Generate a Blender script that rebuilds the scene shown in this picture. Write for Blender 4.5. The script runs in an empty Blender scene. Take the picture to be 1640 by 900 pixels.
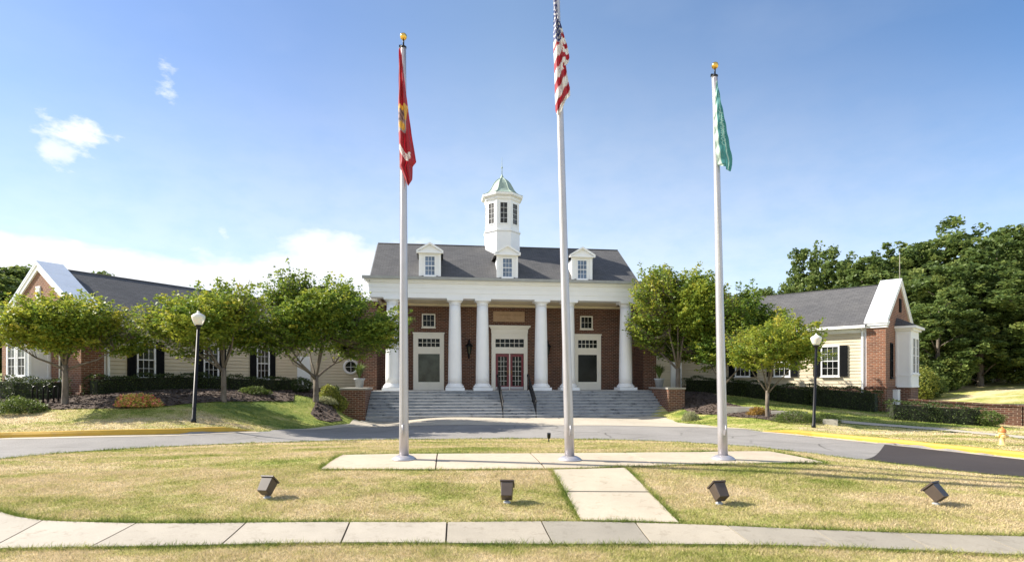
import bpy, bmesh, math, random
import numpy as np
from mathutils import Vector, Matrix
from mathutils.geometry import delaunay_2d_cdt
random.seed(7); rng = np.random.default_rng(11)
R = math.radians
sc = bpy.context.scene
COL = sc.collection
EYE = 1.9; HOR = 609.0; F = 911.0     # eye height (m), horizon row and focal length measured in the 1640 px photograph

# ------------------------------------------------------------------ helpers
def tag(o, label=None, cat=None, group=None, kind=None):
    if label: o['label'] = label
    if cat: o['category'] = cat
    if group: o['group'] = group
    if kind: o['kind'] = kind
    return o
def empty(name, loc, rz, label, cat, group=None):
    o = bpy.data.objects.new(name, None); COL.objects.link(o)
    o.location = loc; o.rotation_euler = (0, 0, rz); o.empty_display_size = .2
    return tag(o, label, cat, group)
def copy_tree(o, parent=None):
    c = o.copy(); COL.objects.link(c)
    if parent is not None: c.parent = parent
    for ch in list(o.children):
        copy_tree(ch, c)
    return c
def I(): return Matrix.Identity(4)
def TR(x, y, z=0, rz=0): return Matrix.Translation((x, y, z)) @ Matrix.Rotation(rz, 4, 'Z')

class MB:
    def __init__(s, T=None):
        s.v = []; s.f = []; s.m = []; s.T = T or I(); s.mi = 0; s.smooth = []
    def add(s, vs, fs, smooth=False):
        b = len(s.v)
        for p in vs: s.v.append(s.T @ Vector(p))
        for f in fs:
            s.f.append([b + i for i in f]); s.m.append(s.mi); s.smooth.append(smooth)
    def box(s, x0, x1, y0, y1, z0, z1):
        if x0 > x1: x0, x1 = x1, x0
        if y0 > y1: y0, y1 = y1, y0
        if z0 > z1: z0, z1 = z1, z0
        s.add([(x0,y0,z0),(x1,y0,z0),(x1,y1,z0),(x0,y1,z0),(x0,y0,z1),(x1,y0,z1),(x1,y1,z1),(x0,y1,z1)],
              [(0,3,2,1),(4,5,6,7),(0,1,5,4),(1,2,6,5),(2,3,7,6),(3,0,4,7)])
    def prism(s, poly, a0, a1, axis='x'):
        n = len(poly)
        def P(a, p):
            return (a, p[0], p[1]) if axis == 'x' else ((p[0], a, p[1]) if axis == 'y' else (p[0], p[1], a))
        s.add([P(a0, p) for p in poly] + [P(a1, p) for p in poly],
              [list(range(n))[::-1], list(range(n, 2*n))] + [(i, (i+1) % n, n + (i+1) % n, n + i) for i in range(n)])
    def lathe(s, prof, cx=0, cy=0, n=24, smooth=True, ph=0.0, capb=True, capt=True):
        vs = []; fs = []
        for r, z in prof:
            for k in range(n):
                a = 2*math.pi*k/n + ph
                vs.append((cx + r*math.cos(a), cy + r*math.sin(a), z))
        for j in range(len(prof)-1):
            for k in range(n):
                fs.append((j*n+k, j*n+(k+1) % n, (j+1)*n+(k+1) % n, (j+1)*n+k))
        s.add(vs, fs, smooth)
        b = len(s.v) - len(vs)
        if capb: s.f.append([b+k for k in range(n)][::-1]); s.m.append(s.mi); s.smooth.append(False)
        if capt: s.f.append([b+(len(prof)-1)*n+k for k in range(n)]); s.m.append(s.mi); s.smooth.append(False)
    def tube(s, pts, rad, n=7, smooth=True):
        pts = [Vector(p) for p in pts]
        if not hasattr(rad, '__len__'): rad = [rad]*len(pts)
        vs = []; fs = []
        up = Vector((0.13, 0.21, 1)).normalized()
        for i, p in enumerate(pts):
            d = (pts[min(i+1, len(pts)-1)] - pts[max(i-1, 0)])
            if d.length < 1e-9: d = Vector((0, 0, 1))
            d.normalize()
            a = d.cross(up)
            if a.length < .05: a = d.cross(Vector((1, 0, 0)))
            a.normalize(); b = d.cross(a)
            for k in range(n):
                t = 2*math.pi*k/n
                vs.append(p + (a*math.cos(t) + b*math.sin(t))*rad[i])
        for j in range(len(pts)-1):
            for k in range(n):
                fs.append((j*n+k, j*n+(k+1) % n, (j+1)*n+(k+1) % n, (j+1)*n+k))
        fs.append(list(range(n))[::-1]); fs.append([(len(pts)-1)*n+k for k in range(n)])
        s.add(vs, fs, smooth)
    def build(s, name, mats, parent=None, recalc=True, bevel=0):
        me = bpy.data.meshes.new(name)
        me.from_pydata([tuple(v) for v in s.v], [], s.f)
        if not isinstance(mats, (list, tuple)): mats = [mats]
        for m in mats: me.materials.append(m)
        bm = bmesh.new(); bm.from_mesh(me)
        for f, mi, sm in zip(bm.faces, s.m, s.smooth):
            f.material_index = mi; f.smooth = sm
        if recalc: bmesh.ops.recalc_face_normals(bm, faces=bm.faces)
        if bevel:
            es = [e for e in bm.edges if len(e.link_faces) == 2 and e.calc_face_angle(0) > .6]
            bmesh.ops.bevel(bm, geom=es, offset=bevel, segments=2, affect='EDGES', profile=.5)
        uv = bm.loops.layers.uv.new('UVMap')
        for f in bm.faces:
            n = f.normal; ax, ay, az = abs(n.x), abs(n.y), abs(n.z)
            for l in f.loops:
                c = l.vert.co
                if az > .75: l[uv].uv = (c.x, c.y)
                elif ax > ay: l[uv].uv = (c.y, c.z)
                else: l[uv].uv = (c.x, c.z)
        bm.to_mesh(me); bm.free()
        o = bpy.data.objects.new(name, me); COL.objects.link(o)
        if parent is not None: o.parent = parent
        return o

def np_mesh(name, verts, nper, mat, parent=None, cols=None, faces=None, smooth=False):
    """verts (N,3): faces of nper vertices each (or explicit faces) ; cols per vertex (N,4)"""
    me = bpy.data.meshes.new(name)
    verts = np.ascontiguousarray(verts, dtype=np.float32)
    N = len(verts)
    if faces is None: faces = np.arange(N, dtype=np.int32).reshape(-1, nper)
    nf, k = faces.shape
    me.vertices.add(N); me.vertices.foreach_set('co', verts.ravel())
    me.loops.add(nf*k); me.loops.foreach_set('vertex_index', np.ascontiguousarray(faces, dtype=np.int32).ravel())
    me.polygons.add(nf); me.polygons.foreach_set('loop_start', np.arange(0, nf*k, k, dtype=np.int32))
    try: me.polygons.foreach_set('loop_total', np.full(nf, k, dtype=np.int32))
    except Exception: pass
    if smooth: me.polygons.foreach_set('use_smooth', np.ones(nf, dtype=bool))
    me.update(calc_edges=True)
    if cols is not None:
        ca = me.color_attributes.new('Col', 'FLOAT_COLOR', 'POINT')
        ca.data.foreach_set('color', np.ascontiguousarray(cols, dtype=np.float32).ravel())
    me.materials.append(mat)
    o = bpy.data.objects.new(name, me); COL.objects.link(o)
    if parent is not None: o.parent = parent
    return o

# ------------------------------------------------------------------ materials
def nt(name):
    m = bpy.data.materials.new(name); m.use_nodes = True
    t = m.node_tree; b = t.nodes['Principled BSDF']
    return m, t, b
def N(t, ty, **kw):
    n = t.nodes.new(ty)
    for k, v in kw.items():
        if k in n.inputs.keys(): n.inputs[k].default_value = v
        else: setattr(n, k, v)
    return n
def ramp(t, fac, stops):
    r = t.nodes.new('ShaderNodeValToRGB')
    e = r.color_ramp.elements
    while len(e) < len(stops): e.new(.5)
    for el, (p, c) in zip(e, stops):
        el.position = p; el.color = (*c, 1) if len(c) == 3 else c
    t.links.new(fac, r.inputs[0]); return r.outputs[0]
def mixc(t, fac, a, b, mode='MIX'):
    m = t.nodes.new('ShaderNodeMix'); m.data_type = 'RGBA'; m.blend_type = mode
    for s, v in ((0, fac), (6, a), (7, b)):
        if isinstance(v, bpy.types.NodeSocket): t.links.new(v, m.inputs[s])
        elif s == 0: m.inputs[0].default_value = v
        else: m.inputs[s].default_value = (*v, 1) if len(v) == 3 else v
    return m.outputs[2]
def noise(t, scale, detail=5, rough=.6, vec=None, src='Object', mapscale=None):
    n = N(t, 'ShaderNodeTexNoise'); n.inputs['Scale'].default_value = scale
    n.inputs['Detail'].default_value = detail; n.inputs['Roughness'].default_value = rough
    if vec is None:
        tc = t.nodes.new('ShaderNodeTexCoord'); vec = tc.outputs[src]
    if mapscale:
        mp = t.nodes.new('ShaderNodeMapping'); mp.inputs['Scale'].default_value = mapscale
        t.links.new(vec, mp.inputs[0]); vec = mp.outputs[0]
    t.links.new(vec, n.inputs['Vector']); return n.outputs[0]
def bump(t, b, h, strength, dist=.02):
    bp = t.nodes.new('ShaderNodeBump'); bp.inputs['Strength'].default_value = strength
    bp.inputs['Distance'].default_value = dist
    t.links.new(h, bp.inputs['Height']); t.links.new(bp.outputs[0], b.inputs['Normal'])
def simple(name, c, rough=.6, var=.12, scale=3, metal=0, bmp=0, spec=.5):
    m, t, b = nt(name)
    n = noise(t, scale)
    lo = tuple(x*(1-var*1.6) for x in c); hi = tuple(min(1, x*(1+var)) for x in c)
    t.links.new(ramp(t, n, [(.3, lo), (.7, hi)]), b.inputs['Base Color'])
    b.inputs['Roughness'].default_value = rough; b.inputs['Metallic'].default_value = metal
    b.inputs['Specular IOR Level'].default_value = spec
    if bmp: bump(t, b, noise(t, scale*12), bmp)
    return m
def brick(name, c1, c2, mortar, streak=.25):
    m, t, b = nt(name)
    uv = N(t, 'ShaderNodeUVMap')
    bt = N(t, 'ShaderNodeTexBrick'); t.links.new(uv.outputs[0], bt.inputs['Vector'])
    bt.inputs['Scale'].default_value = 1; bt.inputs['Brick Width'].default_value = .28
    bt.inputs['Row Height'].default_value = .098; bt.inputs['Mortar Size'].default_value = .011
    bt.inputs['Mortar Smooth'].default_value = .3; bt.inputs['Bias'].default_value = -.1
    bt.inputs['Color1'].default_value = (*c1, 1); bt.inputs['Color2'].default_value = (*c2, 1)
    bt.inputs['Mortar'].default_value = (*mortar, 1)
    big = ramp(t, noise(t, .7, 6, .65), [(.25, (.75, .75, .75)), (.75, (1.12, 1.1, 1.08))])
    fine = ramp(t, noise(t, 9, 3, .6), [(.3, (.78, .78, .78)), (.7, (1.15, 1.15, 1.15))])
    c = mixc(t, 1, bt.outputs[0], big, 'MULTIPLY'); c = mixc(t, 1, c, fine, 'MULTIPLY')
    t.links.new(c, b.inputs['Base Color']); b.inputs['Roughness'].default_value = .9
    inv = N(t, 'ShaderNodeMath', operation='SUBTRACT'); inv.inputs[0].default_value = 1
    t.links.new(bt.outputs['Fac'], inv.inputs[1]); bump(t, b, inv.outputs[0], .6, .01)
    return m

M = {}
M['white'] = simple('white_paint', (.86, .86, .86), .45, .02, 1.5)
M['cream'] = simple('cream_paint', (.90, .85, .74), .5, .03, 1.5)
M['siding'] = simple('clapboard_paint', (.60, .52, .38), .6, .05, 1.3)
M['ceiling'] = simple('porch_ceiling', (.80, .70, .50), .6, .05, 2)
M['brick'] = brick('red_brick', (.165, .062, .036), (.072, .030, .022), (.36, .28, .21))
M['brick_lit'] = brick('sunlit_brick', (.265, .105, .054), (.15, .060, .036), (.40, .31, .235))  # brighter copy of the red brick, with sunlight put into its colour
M['black'] = simple('black_paint', (.008, .008, .010), .45, .2, 8, spec=.3)
M['shutter'] = simple('shutter_paint', (.006, .007, .009), .7, .2, 8, spec=.15)
M['gold'] = simple('gilded_ball', (.85, .52, .12), .22, .06, 3, 1)
M['pole'] = simple('brushed_aluminium', (.50, .48, .50), .42, .06, 2, .6)
M['bronze'] = simple('bronze_housing', (.075, .055, .043), .45, .1, 6)
M['copper'] = simple('green_copper', (.30, .38, .32), .6, .12, 3)
M['red_door'] = simple('red_door_paint', (.20, .02, .03), .4, .1, 4)
M['gutter'] = simple('gutter_metal', (.33, .33, .31), .45, .1, 3)
M['capmetal'] = simple('white_metal_coping', (.78, .80, .83), .35, .05, .9, .15)
M['plaque'] = simple('sandstone_plaque', (.46, .31, .19), .8, .08, 4)
M['plaque_text'] = simple('plaque_letters', (.27, .17, .09), .8, .05, 4)
M['louver'] = simple('cupola_louver', (.02, .02, .022), .6, .2, 6)
M['pot'] = simple('grey_planter', (.36, .38, .40), .7, .1, 5)
M['hydrant_body'] = simple('pale_yellow_paint', (.78, .55, .22), .5, .15, 9)
M['hydrant_top'] = simple('orange_paint', (.72, .22, .05), .5, .2, 9)
M['interior'] = simple('dim_interior', (.05, .045, .04), .8, .2, 2)
M['rope'] = simple('rope', (.5, .5, .48), .8, .1, 20)
M['conc_edge'] = simple('old_concrete', (.34, .32, .28), .9, .15, 3, bmp=.3)

def glass(name, c, rough=.04, spec=.8, tint=None):
    m, t, b = nt(name)
    n = noise(t, 1.4, 3, .5)
    t.links.new(ramp(t, n, [(.35, tuple(x*.5 for x in c)), (.7, tuple(x*1.6 for x in c))]), b.inputs['Base Color'])
    b.inputs['Roughness'].default_value = rough; b.inputs['Specular IOR Level'].default_value = spec
    bump(t, b, noise(t, 2.2, 2, .5), .05, .05)
    return m
M['glass'] = glass('window_glass', (.035, .045, .055))
M['glass_dark'] = glass('dark_glass', (.008, .010, .010), .15, .16)
M['glass_sky'] = glass('painted_sky_glass', (.08, .12, .19), .06, 1.0)  # blue of the reflected sky painted into the pane colour
M['glass_green'] = glass('green_grey_glass', (.060, .070, .055), .12, .3)
M['porch_slab'] = simple('porch_slab', (.50, .49, .46), .8, .08, 1.5)
def lampglass():
    m, t, b = nt('frosted_globe')
    b.inputs['Base Color'].default_value = (.86, .83, .74, 1); b.inputs['Roughness'].default_value = .35
    b.inputs['Transmission Weight'].default_value = .25; b.inputs['Subsurface Weight'].default_value = .2
    return m
M['globe'] = lampglass()

def shingle():
    m, t, b = nt('asphalt_shingles')
    uv = N(t, 'ShaderNodeUVMap')
    bt = N(t, 'ShaderNodeTexBrick'); t.links.new(uv.outputs[0], bt.inputs['Vector'])
    for k, v in (('Scale', 1), ('Brick Width', .32), ('Row Height', .135), ('Mortar Size', .008), ('Bias', -.2)): bt.inputs[k].default_value = v
    bt.inputs['Color1'].default_value = (.100, .100, .104, 1); bt.inputs['Color2'].default_value = (.074, .074, .078, 1)
    bt.inputs['Mortar'].default_value = (.034, .034, .036, 1)
    big = ramp(t, noise(t, .5, 6, .7), [(.3, (.78, .78, .80)), (.7, (1.15, 1.12, 1.08))])
    f = ramp(t, noise(t, 30, 2, .6), [(.3, (.8, .8, .8)), (.7, (1.2, 1.2, 1.2))])
    c = mixc(t, 1, bt.outputs[0], big, 'MULTIPLY'); c = mixc(t, 1, c, f, 'MULTIPLY')
    t.links.new(c, b.inputs['Base Color']); b.inputs['Roughness'].default_value = .9
    bump(t, b, bt.outputs['Fac'], .3, .01)
    return m
M['shingle'] = shingle()

def stone_steps():
    m, t, b = nt('grey_step_stone')
    c = ramp(t, noise(t, 1.1, 8, .7, mapscale=(1, 1, 3)), [(.25, (.13, .14, .16)), (.45, (.25, .265, .285)), (.75, (.36, .365, .375))])
    st = ramp(t, noise(t, 2.3, 7, .75, mapscale=(1, .6, 2.5)), [(.36, (.30, .31, .34)), (.47, (1, 1, 1))])
    c = mixc(t, 1, c, st, 'MULTIPLY')
    t.links.new(c, b.inputs['Base Color']); b.inputs['Roughness'].default_value = .8
    bump(t, b, noise(t, 30), .2); return m
M['steps'] = stone_steps()
M['nosing'] = simple('step_nosing', (.38, .385, .39), .8, .2, 3)

def concrete(name, base, warm=(1, .93, .80), stain=.9):
    m, t, b = nt(name)
    at = N(t, 'ShaderNodeAttribute', attribute_name='Col')
    lo = tuple(base*w*.86 for w in warm); hi = tuple(base*w*1.08 for w in warm)
    c = ramp(t, noise(t, .9, 8, .68), [(.3, lo), (.7, hi)])
    c = mixc(t, 1, c, at.outputs[0], 'MULTIPLY')
    sp = ramp(t, noise(t, 3.5, 8, .82), [(.33, (.68, .66, .62)), (.46, (1, 1, 1))])
    c = mixc(t, stain, c, sp, 'MULTIPLY')
    fine = ramp(t, noise(t, 60, 3, .7), [(.3, (.9, .9, .9)), (.7, (1.07, 1.07, 1.07))])
    c = mixc(t, 1, c, fine, 'MULTIPLY')
    t.links.new(c, b.inputs['Base Color']); b.inputs['Roughness'].default_value = .88
    bump(t, b, noise(t, 90, 3), .15, .01); return m
M['concrete'] = concrete('sidewalk_concrete', .47, (1.0, .885, .715))
M['joint'] = simple('joint_dirt', (.05, .042, .03), .95, .2, 10)

def asphalt(name, c, crack=True):
    m, t, b = nt(name)
    a = ramp(t, noise(t, .35, 8, .7), [(.3, tuple(x*.82 for x in c)), (.7, tuple(x*1.15 for x in c))])
    f = ramp(t, noise(t, 45, 3, .8), [(.3, (.75, .75, .75)), (.7, (1.25, 1.25, 1.25))])
    col = mixc(t, 1, a, f, 'MULTIPLY')
    if crack:
        tc = N(t, 'ShaderNodeTexCoord')
        nz = N(t, 'ShaderNodeTexNoise'); nz.inputs['Scale'].default_value = 1.2; t.links.new(tc.outputs['Object'], nz.inputs['Vector'])
        mx = mixc(t, .22, tc.outputs['Object'], nz.outputs['Color'])
        vo = N(t, 'ShaderNodeTexVoronoi', feature='DISTANCE_TO_EDGE'); vo.inputs['Scale'].default_value = .55
        t.links.new(mx, vo.inputs['Vector'])
        ck = ramp(t, vo.outputs[0], [(0, (.35, .34, .33)), (.022, (1, 1, 1))])
        msk = ramp(t, noise(t, .25, 3), [(.45, (0, 0, 0)), (.6, (1, 1, 1))])
        ck2 = mixc(t, msk, (1, 1, 1), ck)
        col = mixc(t, 1, col, ck2, 'MULTIPLY')
    t.links.new(col, b.inputs['Base Color']); b.inputs['Roughness'].default_value = .95; b.inputs['Specular IOR Level'].default_value = .2
    bump(t, b, noise(t, 120, 2), .25, .01); return m
M['asphalt'] = asphalt('old_asphalt', (.265, .25, .235))
M['asphalt_new'] = asphalt('new_asphalt', (.050, .043, .043), False)

def mulch():
    m, t, b = nt('bark_mulch')
    c = ramp(t, noise(t, 9, 6, .8), [(.3, (.04, .028, .022)), (.55, (.135, .097, .078)), (.75, (.27, .215, .18))])
    t.links.new(c, b.inputs['Base Color']); b.inputs['Roughness'].default_value = .95
    bump(t, b, noise(t, 14, 5, .8), 1, .06); return m
M['mulch'] = mulch()

def yellowcurb():
    m, t, b = nt('yellow_curb_paint')
    c = ramp(t, noise(t, 2.2, 7, .75, mapscale=(1, 1, 3)), [(.28, (.34, .24, .11)), (.42, (.50, .30, .035)), (.75, (.60, .375, .04))])
    t.links.new(c, b.inputs['Base Color']); b.inputs['Roughness'].default_value = .65
    bump(t, b, noise(t, 30), .2); return m
M['yellow'] = yellowcurb()

def lawn(name, blades):
    m, t, b = nt(name)
    a = noise(t, .42, 7, .62, mapscale=(.75, 1.5, 1)); a2 = noise(t, 2.6, 5, .7)
    mm = N(t, 'ShaderNodeMath', operation='MULTIPLY_ADD'); mm.inputs[1].default_value = .32
    t.links.new(a2, mm.inputs[0])
    sb = N(t, 'ShaderNodeMath', operation='MULTIPLY'); sb.inputs[1].default_value = .78; t.links.new(a, sb.inputs[0])
    t.links.new(sb.outputs[0], mm.inputs[2]); v = mm.outputs[0]
    gr = N(t, 'ShaderNodeAttribute', attribute_name='Green')     # watered far lawns stay greener
    ad = N(t, 'ShaderNodeMath', operation='MULTIPLY_ADD'); ad.inputs[1].default_value = -.15
    t.links.new(gr.outputs['Fac'], ad.inputs[0]); t.links.new(v, ad.inputs[2]); v = ad.outputs[0]
    if blades:
        at = N(t, 'ShaderNodeAttribute', attribute_name='Col')
        sx = N(t, 'ShaderNodeSeparateColor'); t.links.new(at.outputs[0], sx.inputs[0])
        k = N(t, 'ShaderNodeMath', operation='MULTIPLY_ADD'); k.inputs[1].default_value = .24
        t.links.new(sx.outputs[0], k.inputs[0]); t.links.new(v, k.inputs[2])
        k2 = N(t, 'ShaderNodeMath', operation='SUBTRACT'); k2.inputs[1].default_value = .12
        t.links.new(k.outputs[0], k2.inputs[0]); v = k2.outputs[0]
    c = ramp(t, v, [(.32, (.13, .19, .035)), (.43, (.30, .33, .075)), (.505, (.48, .44, .17)), (.585, (.61, .50, .29)), (.74, (.69, .57, .39))])
    if blades:
        vb = N(t, 'ShaderNodeMapRange'); vb.inputs['To Min'].default_value = .5; vb.inputs['To Max'].default_value = 1.4
        t.links.new(sx.outputs[1], vb.inputs[0])
        hs = N(t, 'ShaderNodeHueSaturation'); t.links.new(vb.outputs[0], hs.inputs['Value']); t.links.new(c, hs.inputs['Color']); c = hs.outputs[0]
        tr = N(t, 'ShaderNodeBsdfTranslucent'); t.links.new(c, tr.inputs[0])
        ms = N(t, 'ShaderNodeMixShader'); ms.inputs[0].default_value = .35
        t.links.new(b.outputs[0], ms.inputs[1]); t.links.new(tr.outputs[0], ms.inputs[2])
        t.links.new(ms.outputs[0], t.nodes['Material Output'].inputs[0])
    else:
        fine = ramp(t, noise(t, 55, 4, .8, mapscale=(1, .6, 1)), [(.3, (.66, .66, .62)), (.7, (1.18, 1.18, 1.18))])
        c = mixc(t, 1, c, fine, 'MULTIPLY')
        bump(t, b, noise(t, 40, 4, .8), .8, .03)
    t.links.new(c, b.inputs['Base Color']); b.inputs['Roughness'].default_value = .8
    b.inputs['Specular IOR Level'].default_value = .2
    return m
M['lawn'] = lawn('lawn_ground', False); M['blades'] = lawn('grass_blades', True)

def leafmat(name, stops, trans=.4):
    m, t, b = nt(name)
    at = N(t, 'ShaderNodeAttribute', attribute_name='Col')
    sx = N(t, 'ShaderNodeSeparateColor'); t.links.new(at.outputs[0], sx.inputs[0])
    c = ramp(t, sx.outputs[0], stops)
    t.links.new(c, b.inputs['Base Color']); b.inputs['Roughness'].default_value = .5
    b.inputs['Specular IOR Level'].default_value = .25
    hs = N(t, 'ShaderNodeHueSaturation'); hs.inputs['Hue'].default_value = .485; hs.inputs['Value'].default_value = 1.5
    t.links.new(c, hs.inputs['Color'])
    tr = N(t, 'ShaderNodeBsdfTranslucent'); t.links.new(hs.outputs[0], tr.inputs[0])
    ms = N(t, 'ShaderNodeMixShader'); ms.inputs[0].default_value = trans
    t.links.new(b.outputs[0], ms.inputs[1]); t.links.new(tr.outputs[0], ms.inputs[2])
    t.links.new(ms.outputs[0], t.nodes['Material Output'].inputs[0]); return m
M['maple'] = leafmat('maple_leaves', [(0, (.045, .100, .018)), (.45, (.125, .20, .028)), (.8, (.27, .31, .038)), (1, (.42, .37, .05))], .38)
M['forest'] = leafmat('forest_leaves', [(0, (.05, .085, .022)), (.6, (.12, .175, .045)), (1, (.22, .26, .07))], .35)
M['hedge'] = leafmat('hedge_leaves', [(0, (.022, .042, .012)), (.7, (.065, .095, .024)), (1, (.14, .17, .045))], .2)
M['juniper'] = leafmat('juniper_leaves', [(0, (.06, .10, .02)), (1, (.16, .21, .05))], .25)
M['lightleaf'] = leafmat('light_leaves', [(0, (.10, .15, .03)), (1, (.33, .33, .07))], .4)
M['stripleaf'] = leafmat('pale_blades', [(0, (.14, .17, .07)), (1, (.46, .46, .27))], .35)
M['rustleaf'] = leafmat('autumn_leaves', [(0, (.20, .15, .03)), (1, (.42, .24, .04))], .35)
M['flower'] = leafmat('flower_mix', [(0, (.12, .20, .03)), (.35, (.40, .42, .08)), (.5, (.75, .60, .16)), (.72, (.80, .30, .22)), (1, (.65, .06, .10))], .3)
def bark():
    m, t, b = nt('grey_bark')
    c = ramp(t, noise(t, 6, 6, .7, mapscale=(1, 1, .4)), [(.3, (.075, .058, .045)), (.7, (.23, .19, .15))])
    t.links.new(c, b.inputs['Base Color']); b.inputs['Roughness'].default_value = .9
    bump(t, b, noise(t, 16, 5, .7, mapscale=(1, 1, .3)), .7, .03); return m
M['bark'] = bark()
M['hedgecore'] = simple('hedge_dark_core', (.025, .030, .014), .95, .3, 6)

# ------------------------------------------------------------------ terrain
CP = [(-14,4,0),(-7,4,0),(0,4,0),(7,4,0),(14,4,-.05),(-12,6.5,0),(-6,7,0),(0,7.3,0),(6,7,0),(12,6.2,-.02),(0,0,0),(-15,0,0),(15,0,0),
 (0,9,.16),(-8,9.5,.1),(8,9,.08),(-3.6,10.6,.27),(0,10.6,.28),(4,10.6,.26),(6.5,11,.2),(-3.6,12.2,.29),(0,12.2,.30),(5,12.4,.25),
 (-9,11.5,.12),(12,11,-.08),(0,16,.08),(-8,15,.06),(8,15,-.02),
 (0,20,-.2),(0,26,-.2),(-11.7,13,.1),(-16.3,18.1,.1),(-11,17,.05),(-8.2,17.8,-.05),(-8,22,-.12),(8,20,-.24),(11.6,12.9,-.3),(14.3,15.9,-.33),(12,21,-.3),
 (-5,28,-.17),(5,28,-.17),(-7.5,30.6,-.15),(7.9,31.5,-.15),(0,31,-.15),(20,18,-.33),(30,20,-.3),(-30,18,.1),(-24,14,.05),
 (-11,19.8,.31),(-16.3,19.2,.24),(-20,20,.4),(-14,21.5,.8),(-17.7,22.6,1.0),(-12.2,24.2,1.05),(-19,25,1.2),(-13.4,35,1.25),(-9.3,27.2,.9),(-9.5,33,1.2),(-23,24,1.1),(-30,26,1.2),
 (-9.6,29.8,.35),(-7.6,28.0,-.1),(-9.8,25.5,.5),
 (12.6,24,-.15),(11.5,26,.12),(17,24.5,-.2),(20,30,.12),(23,32,.1),(16,33,.55),(12,36,1.1),(10,33.5,.9),(10,31.3,.2),(9.6,28.5,-.12),(14,29,.4),
 (22,24,-.25),(24,27,-.3),(35,27,-.3),(16,18,-.2),(19,21,-.2),(28,35,.2),(37,40,1.2),(30,41,.45),(33,36,.6),(50,46,1.9),(44,34,.8),(60,40,1.5),
 (40,60,2.0),(0,60,1.2),(-40,60,2.0),(-35,40,1.4),(80,20,.2),(-80,20,.5),(90,90,3),(-90,90,3),(0,120,3),(0,200,4),(0,-30,0),(-60,-20,0),(60,-20,0)]
cp = np.array(CP, dtype=float)
def _phi(r): return np.sqrt(r*r + 4.0)
_A = _phi(np.hypot(cp[:, None, 0]-cp[None, :, 0], cp[:, None, 1]-cp[None, :, 1]))
_w = np.linalg.solve(_A + np.eye(len(cp))*1e-3, cp[:, 2] - .3)
def ground0(x, y):
    x = np.atleast_1d(np.asarray(x, float)); y = np.atleast_1d(np.asarray(y, float))
    out = np.empty(len(x))
    for i in range(0, len(x), 40000):
        r = np.hypot(x[i:i+40000, None]-cp[None, :, 0], y[i:i+40000, None]-cp[None, :, 1])
        out[i:i+40000] = _phi(r) @ _w + .3
    return out
def hit(px, py, g=None):
    """where the sight line measured at a photo pixel meets the terrain (used only to read real positions off the photograph)"""
    g = g or ground0
    qx = (px-820)/F; qz = (HOR-py)/F
    ds = np.linspace(3, 110, 2200)
    dz = EYE + qz*ds - g(qx*ds, ds)
    k = np.where(dz < 0)[0]
    if len(k) == 0: d = 110
    else:
        k = k[0]; d0, d1 = ds[max(k-1, 0)], ds[k]
        z0, z1 = dz[max(k-1, 0)], dz[k]; d = d0 + (d1-d0)*z0/(z0-z1+1e-12)
    return (qx*d, d)
def hits(l): return [hit(*p) for p in l]
def dist_poly(x, y, pl):
    best = np.full(len(x), 1e9); side = np.zeros(len(x))
    for (ax, ay), (bx, by) in zip(pl[:-1], pl[1:]):
        dx, dy = bx-ax, by-ay; L2 = dx*dx+dy*dy
        t = np.clip(((x-ax)*dx+(y-ay)*dy)/L2, 0, 1)
        d = np.hypot(x-ax-t*dx, y-ay-t*dy)
        cr = dx*(y-ay)-dy*(x-ax)
        k = d < best; best[k] = d[k]; side[k] = np.sign(cr[k])
    return best, side
curbL = hits([(-160,712),(-80,706.5),(0,702.5),(100,700),(200,697.5),(300,695),(410,691.5)])
curbR = hits([(1222,691.5),(1300,699),(1400,709),(1500,720),(1640,735),(1760,748),(1850,757)])
CH = .17
def ground(x, y):
    x = np.atleast_1d(np.asarray(x, float)); y = np.atleast_1d(np.asarray(y, float))
    z = ground0(x, y)
    for c, endx in ((curbL, curbL[-1]), (curbR, curbR[0])):
        d, s = dist_poly(x, y, c)
        k = (s > 0)
        dd = np.full(len(x), 1e9); de = np.zeros(len(x))          # distance of the nearest curb point from the tapered end
        for (ax, ay), (bx, by) in zip(c[:-1], c[1:]):
            dx, dy = bx-ax, by-ay; t = np.clip(((x-ax)*dx+(y-ay)*dy)/(dx*dx+dy*dy), 0, 1)
            qx, qy = ax+t*dx, ay+t*dy; dq = np.hypot(x-qx, y-qy); u = dq < dd; dd[u] = dq[u]; de[u] = np.hypot(qx-endx[0], qy-endx[1])[u]
        f = np.clip(d/.3, 0, 1); f = f*f*(3-2*f)
        z = z + np.where(k, (CH-.02)*f*np.exp(-(d/2.5)**2)*np.clip(de/1.2, 0, 1), 0)
    return z
def gz(x, y): return float(ground(x, y)[0])
def hitg(px, py): return hit(px, py, ground)

# --- ground sheet
def spaced(lo, hi, near_lo, near_hi, step, grow):
    a = list(np.arange(near_lo, near_hi+1e-6, step)); s = step; v = near_hi
    while v < hi: s *= grow; v += s; a.append(v)
    s = step; v = near_lo; b = []
    while v > lo: s *= grow; v -= s; b.append(v)
    return np.array(b[::-1] + a)
xs = spaced(-260, 260, -30, 34, .25, 1.12); ys = spaced(-60, 420, 3, 40, .25, 1.12)
GX, GY = np.meshgrid(xs, ys); GZ = ground(GX.ravel(), GY.ravel())
far = np.hypot(GX.ravel(), GY.ravel())
nx, ny = len(xs), len(ys)
idx = np.arange(nx*ny).reshape(ny, nx)
faces = np.stack([idx[:-1, :-1].ravel(), idx[:-1, 1:].ravel(), idx[1:, 1:].ravel(), idx[1:, :-1].ravel()], 1)
gr = np_mesh('lawn', np.stack([GX.ravel(), GY.ravel(), GZ], 1), 4, M['lawn'], faces=faces, smooth=True)
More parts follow.
